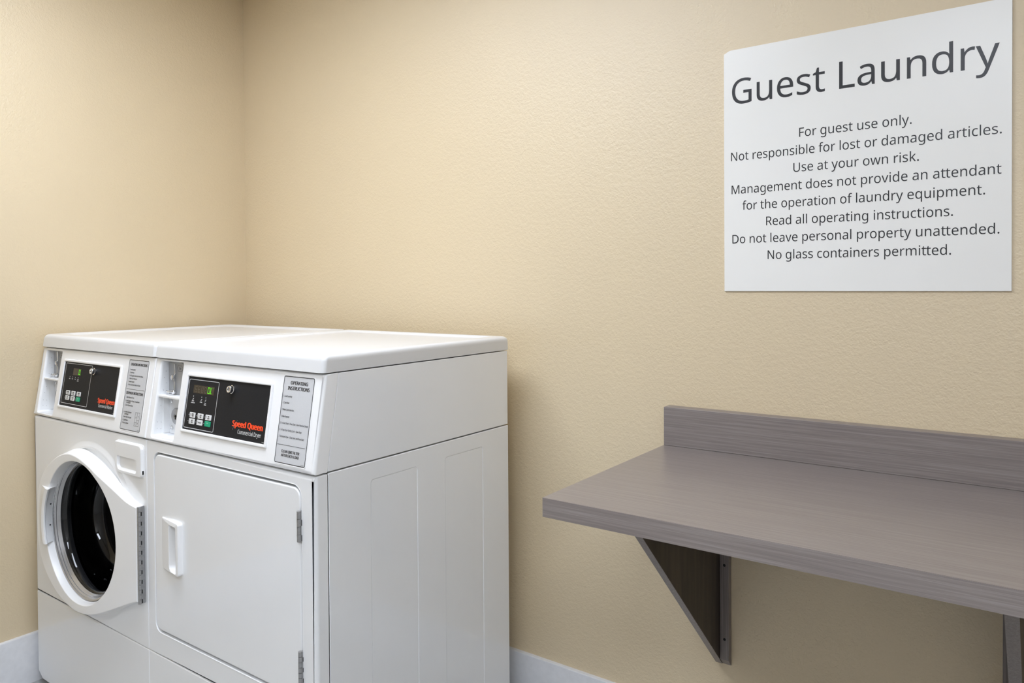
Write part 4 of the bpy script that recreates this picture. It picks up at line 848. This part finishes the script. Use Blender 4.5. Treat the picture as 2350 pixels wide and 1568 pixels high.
finish('latch_slot', bm, 'hole', drw, smooth=False)

# ---- dryer ----------------------------------------------------------
dryer = empty('dryer', (DX0+MW/2, -0.45, 0), 'white commercial dryer with square solid door standing right of the washer', 'dryer')
hood_and_body(dryer, DX0, False)
lower_panel(dryer, DX0)
DO = (0.7476, 0.3617, 1.3503, 0.8386)
bm = bmesh.new()
plate(bm, [rrect(DX0+0.0005, ZLOW+0.0004, DX1-0.0006, ZHOOD-0.0030, 0.002, 2), rrect(*DO, 0.027, 8)], -0.034, 0, FRONT(YF), 0.010, 6, hole_bev=False, kf=lambda u: 0.25 if u < DX0+0.02 else 1.0)
fp = finish('front_panel', bm, 'enamel', dryer)
# rolled lip of the door opening
bm = bmesh.new()
lp = orient(rrect(*DO, 0.027, 8))
rr_ = [(inset(lp, -0.0015), 0.0), (inset(lp, -0.0006), 0.0007), (inset(lp, 0.0006), 0.0004), (inset(lp, 0.0014), -0.002), (inset(lp, 0.0014), -0.020)]
V = [[bm.verts.new(FRONT(YF) @ Vector((p[0], p[1], w))) for p in L] for L, w in rr_]
for a, b in zip(V, V[1:]): bridge(bm, a, b)
finish('opening_lip', bm, 'enamel', fp, angle=60)
bm = bmesh.new(); plate(bm, [rrect(DO[0]-0.004, DO[1]-0.004, DO[2]+0.004, DO[3]+0.004)], -0.046, -0.0345, FRONT(YF))
finish('door_backing', bm, 'seam', fp, smooth=False)
HN = 6
hole = rrect(0.8335, 0.5430, 0.8715, 0.6610, n=HN, rs=(0.014, 0.004, 0.005, 0.005))
bm = bmesh.new()
plate(bm, [rrect(DO[0]+0.0045, DO[1]+0.0078, DO[2]-0.0045, DO[3]-0.0062, 0.0235, 8), hole], -0.020, 0.0008, FRONT(YF), 0.0036, 5, hole_bev=False)
ddoor = finish('door', bm, 'enamel', dryer)
bm = bmesh.new()
ho = rrect(0.7880, 0.5370, 0.8835, 0.6720, n=HN, rs=(0.010, 0.008, 0.006, 0.004))
def wedge(u): return 0.0012+0.0125*min(1.0, max(0.0, (u-0.788)/0.070))
FD2 = FRONT(YF-0.0008)
def hl(L, f): return [bm.verts.new(FD2 @ Vector((p[0], p[1], f(p[0])))) for p in L]
inn = inset(orient(ho), 0.0035)
V = [hl(ho, lambda u: -0.0005), hl(ho, lambda u: wedge(u)-0.0010-0.0025*(u > 0.85)), hl(inset(orient(ho), 0.0013), lambda u: wedge(u)-0.0006*(u > 0.85)), hl(inn, wedge),
     hl(inset(orient(hole), -0.0012), wedge), hl(hole, lambda u: wedge(u)-0.001), hl(inset(orient(hole), 0.001), lambda u: -0.004), hl(rrect(0.8360, 0.5640, 0.8690, 0.6600, n=HN, rs=(0.006, 0.004, 0.004, 0.004)), lambda u: -0.0335)]
for a, b in zip(V, V[1:]): bridge(bm, a, b)
cap(bm, [V[-1]], [rrect(0.8360, 0.5640, 0.8690, 0.6600, n=HN, rs=(0.006, 0.004, 0.004, 0.004))])
finish('door_handle', bm, 'plastic', ddoor, angle=40)
for z0, z1 in ((0.7166, 0.7840), (0.4085, 0.4780)):
    hinge(ddoor, 1.3452, YF-0.0040, z0, z1, 0.0270, 0.0044, (1.3452, 1.3508, YF-0.0030, YF+0.010))

# ================================================================== folding counter
CX0, CY, CZT, CZB = 1.8495, -0.614, 0.8494, 0.8116
counter = empty('laundry_counter', (2.7, -0.3, CZB), 'grey wood-grain laundry folding counter with upstand along the wall', 'counter')
bm = bmesh.new()
box(bm, CX0, RX-0.002, CY+0.0012, -0.0005, CZB+0.0006, CZT, 0)
wt = finish('worktop', bm, 'lam_top', counter)
bm = bmesh.new(); box(bm, CX0+0.0006, RX-0.002, CY, CY+0.0012, CZB, CZT-0.0006, 0)
finish('front_edge', bm, 'lam_edge', wt)
bm = bmesh.new(); box(bm, CX0, RX-0.002, -0.0348, -0.0005, CZT, 0.9496, 0.0010, 1)
finish('backsplash', bm, 'lam_x', counter)

def bracket(xa, xb, cl0, cl1, label):
    root = empty('shelf_bracket', ((xa+xb)/2, -0.01, 0.302), label, 'bracket', 'triangular brackets under the counter')
    zt = CZB-0.0003; k = (zt-0.302)/0.519
    bm = bmesh.new()
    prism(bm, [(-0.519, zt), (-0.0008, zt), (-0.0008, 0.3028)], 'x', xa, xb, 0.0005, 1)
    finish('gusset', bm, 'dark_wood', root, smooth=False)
    # laminated slanting edge
    bm = bmesh.new()
    n = Vector((0, -k, -1)).normalized()*0.0012
    pts = [(-0.519, zt), (-0.0012, 0.3028)]
    prism(bm, [pts[0], pts[1], (pts[1][0]+n.y, pts[1][1]+n.z), (pts[0][0]+n.y, pts[0][1]+n.z+0.0006)], 'x', xa-0.0002, xb+0.0002)
    finish('slanting_edge', bm, 'lam_slope', root, smooth=False)
    bm = bmesh.new()
    prism(bm, [(-0.020, zt), (-0.0008, zt), (-0.0008, 0.3028), (-0.020, 0.3222)], 'x', cl0, cl1, 0.0008, 1)
    c = finish('wall_cleat', bm, 'lam_z', root, smooth=False)
    for z in (0.562, 0.3745):
        bm = bmesh.new(); lathe(bm, [(0.0034, 0), (0.0034, 0.0006), (0, 0.0006)], FRONT(-0.0198, (cl0+cl1)/2+0.0005*(1 if cl0 > xa else -1), z), 18)
        finish('screw_hole', bm, 'hole', c, smooth=False)
bracket(1.976, 1.9925, 1.9928, 2.0158, 'triangular grey-brown bracket under the left end of the counter, screwed to the wall')
bracket(2.606, 2.6255, 2.5885, 2.6057, 'triangular grey-brown bracket under the counter at the right edge of the photo')

# ================================================================== sign
SX0, SX1, SZ0, SZ1 = 2.0015, 2.6014, 1.2509, 1.8515
sign = empty('wall_sign', ((SX0+SX1)/2, 0, (SZ0+SZ1)/2), 'square white Guest Laundry rules sign with a clipped upper corner on the tan wall', 'sign')
bm = bmesh.new()
chip = [(SX0, SZ1-0.0072), (SX0+0.004, SZ1-0.0052), (SX0+0.010, SZ1-0.0022), (SX0+0.0155, SZ1)]
plate(bm, [[(SX0, SZ0), (SX1, SZ0), (SX1, SZ1)]+chip[::-1]], 0.0005, 0.0045, FRONT(0), 0.0004, 1)
board = finish('sign_board', bm, 'sign', sign)
FS = FRONT(0, SX0, SZ0); SWt = 0.0048
bm = bmesh.new()
text(bm, 'Guest Laundry', FS, 0.0206, 0.4652, 0.0617, u1=0.5783, font='plain', w=SWt, bold=0.0001)
ink('heading', bm, 'print_black', board, FS)
for s, a, b, v in (('For guest use only.', 0.1816, 0.4180, 0.3660), ('Not responsible for lost or damaged articles.', 0.0178, 0.5823, 0.3249), ('Use at your own risk.', 0.1682, 0.4320, 0.2840),
                   ('Management does not provide an attendant', 0.0190, 0.5819, 0.2425), ('for the operation of laundry equipment.', 0.0459, 0.5536, 0.2018), ('Read all operating instructions.', 0.1039, 0.4960, 0.1605),
                   ('Do not leave personal property unattended.', 0.0207, 0.5788, 0.1194), ('No glass containers permitted.', 0.1075, 0.4926, 0.0782)):
    bm = bmesh.new(); text(bm, s, FS, a, v, 0.0213, u1=b, font='plain', w=SWt)
    ink('text_line', bm, 'print_black', board, FS)
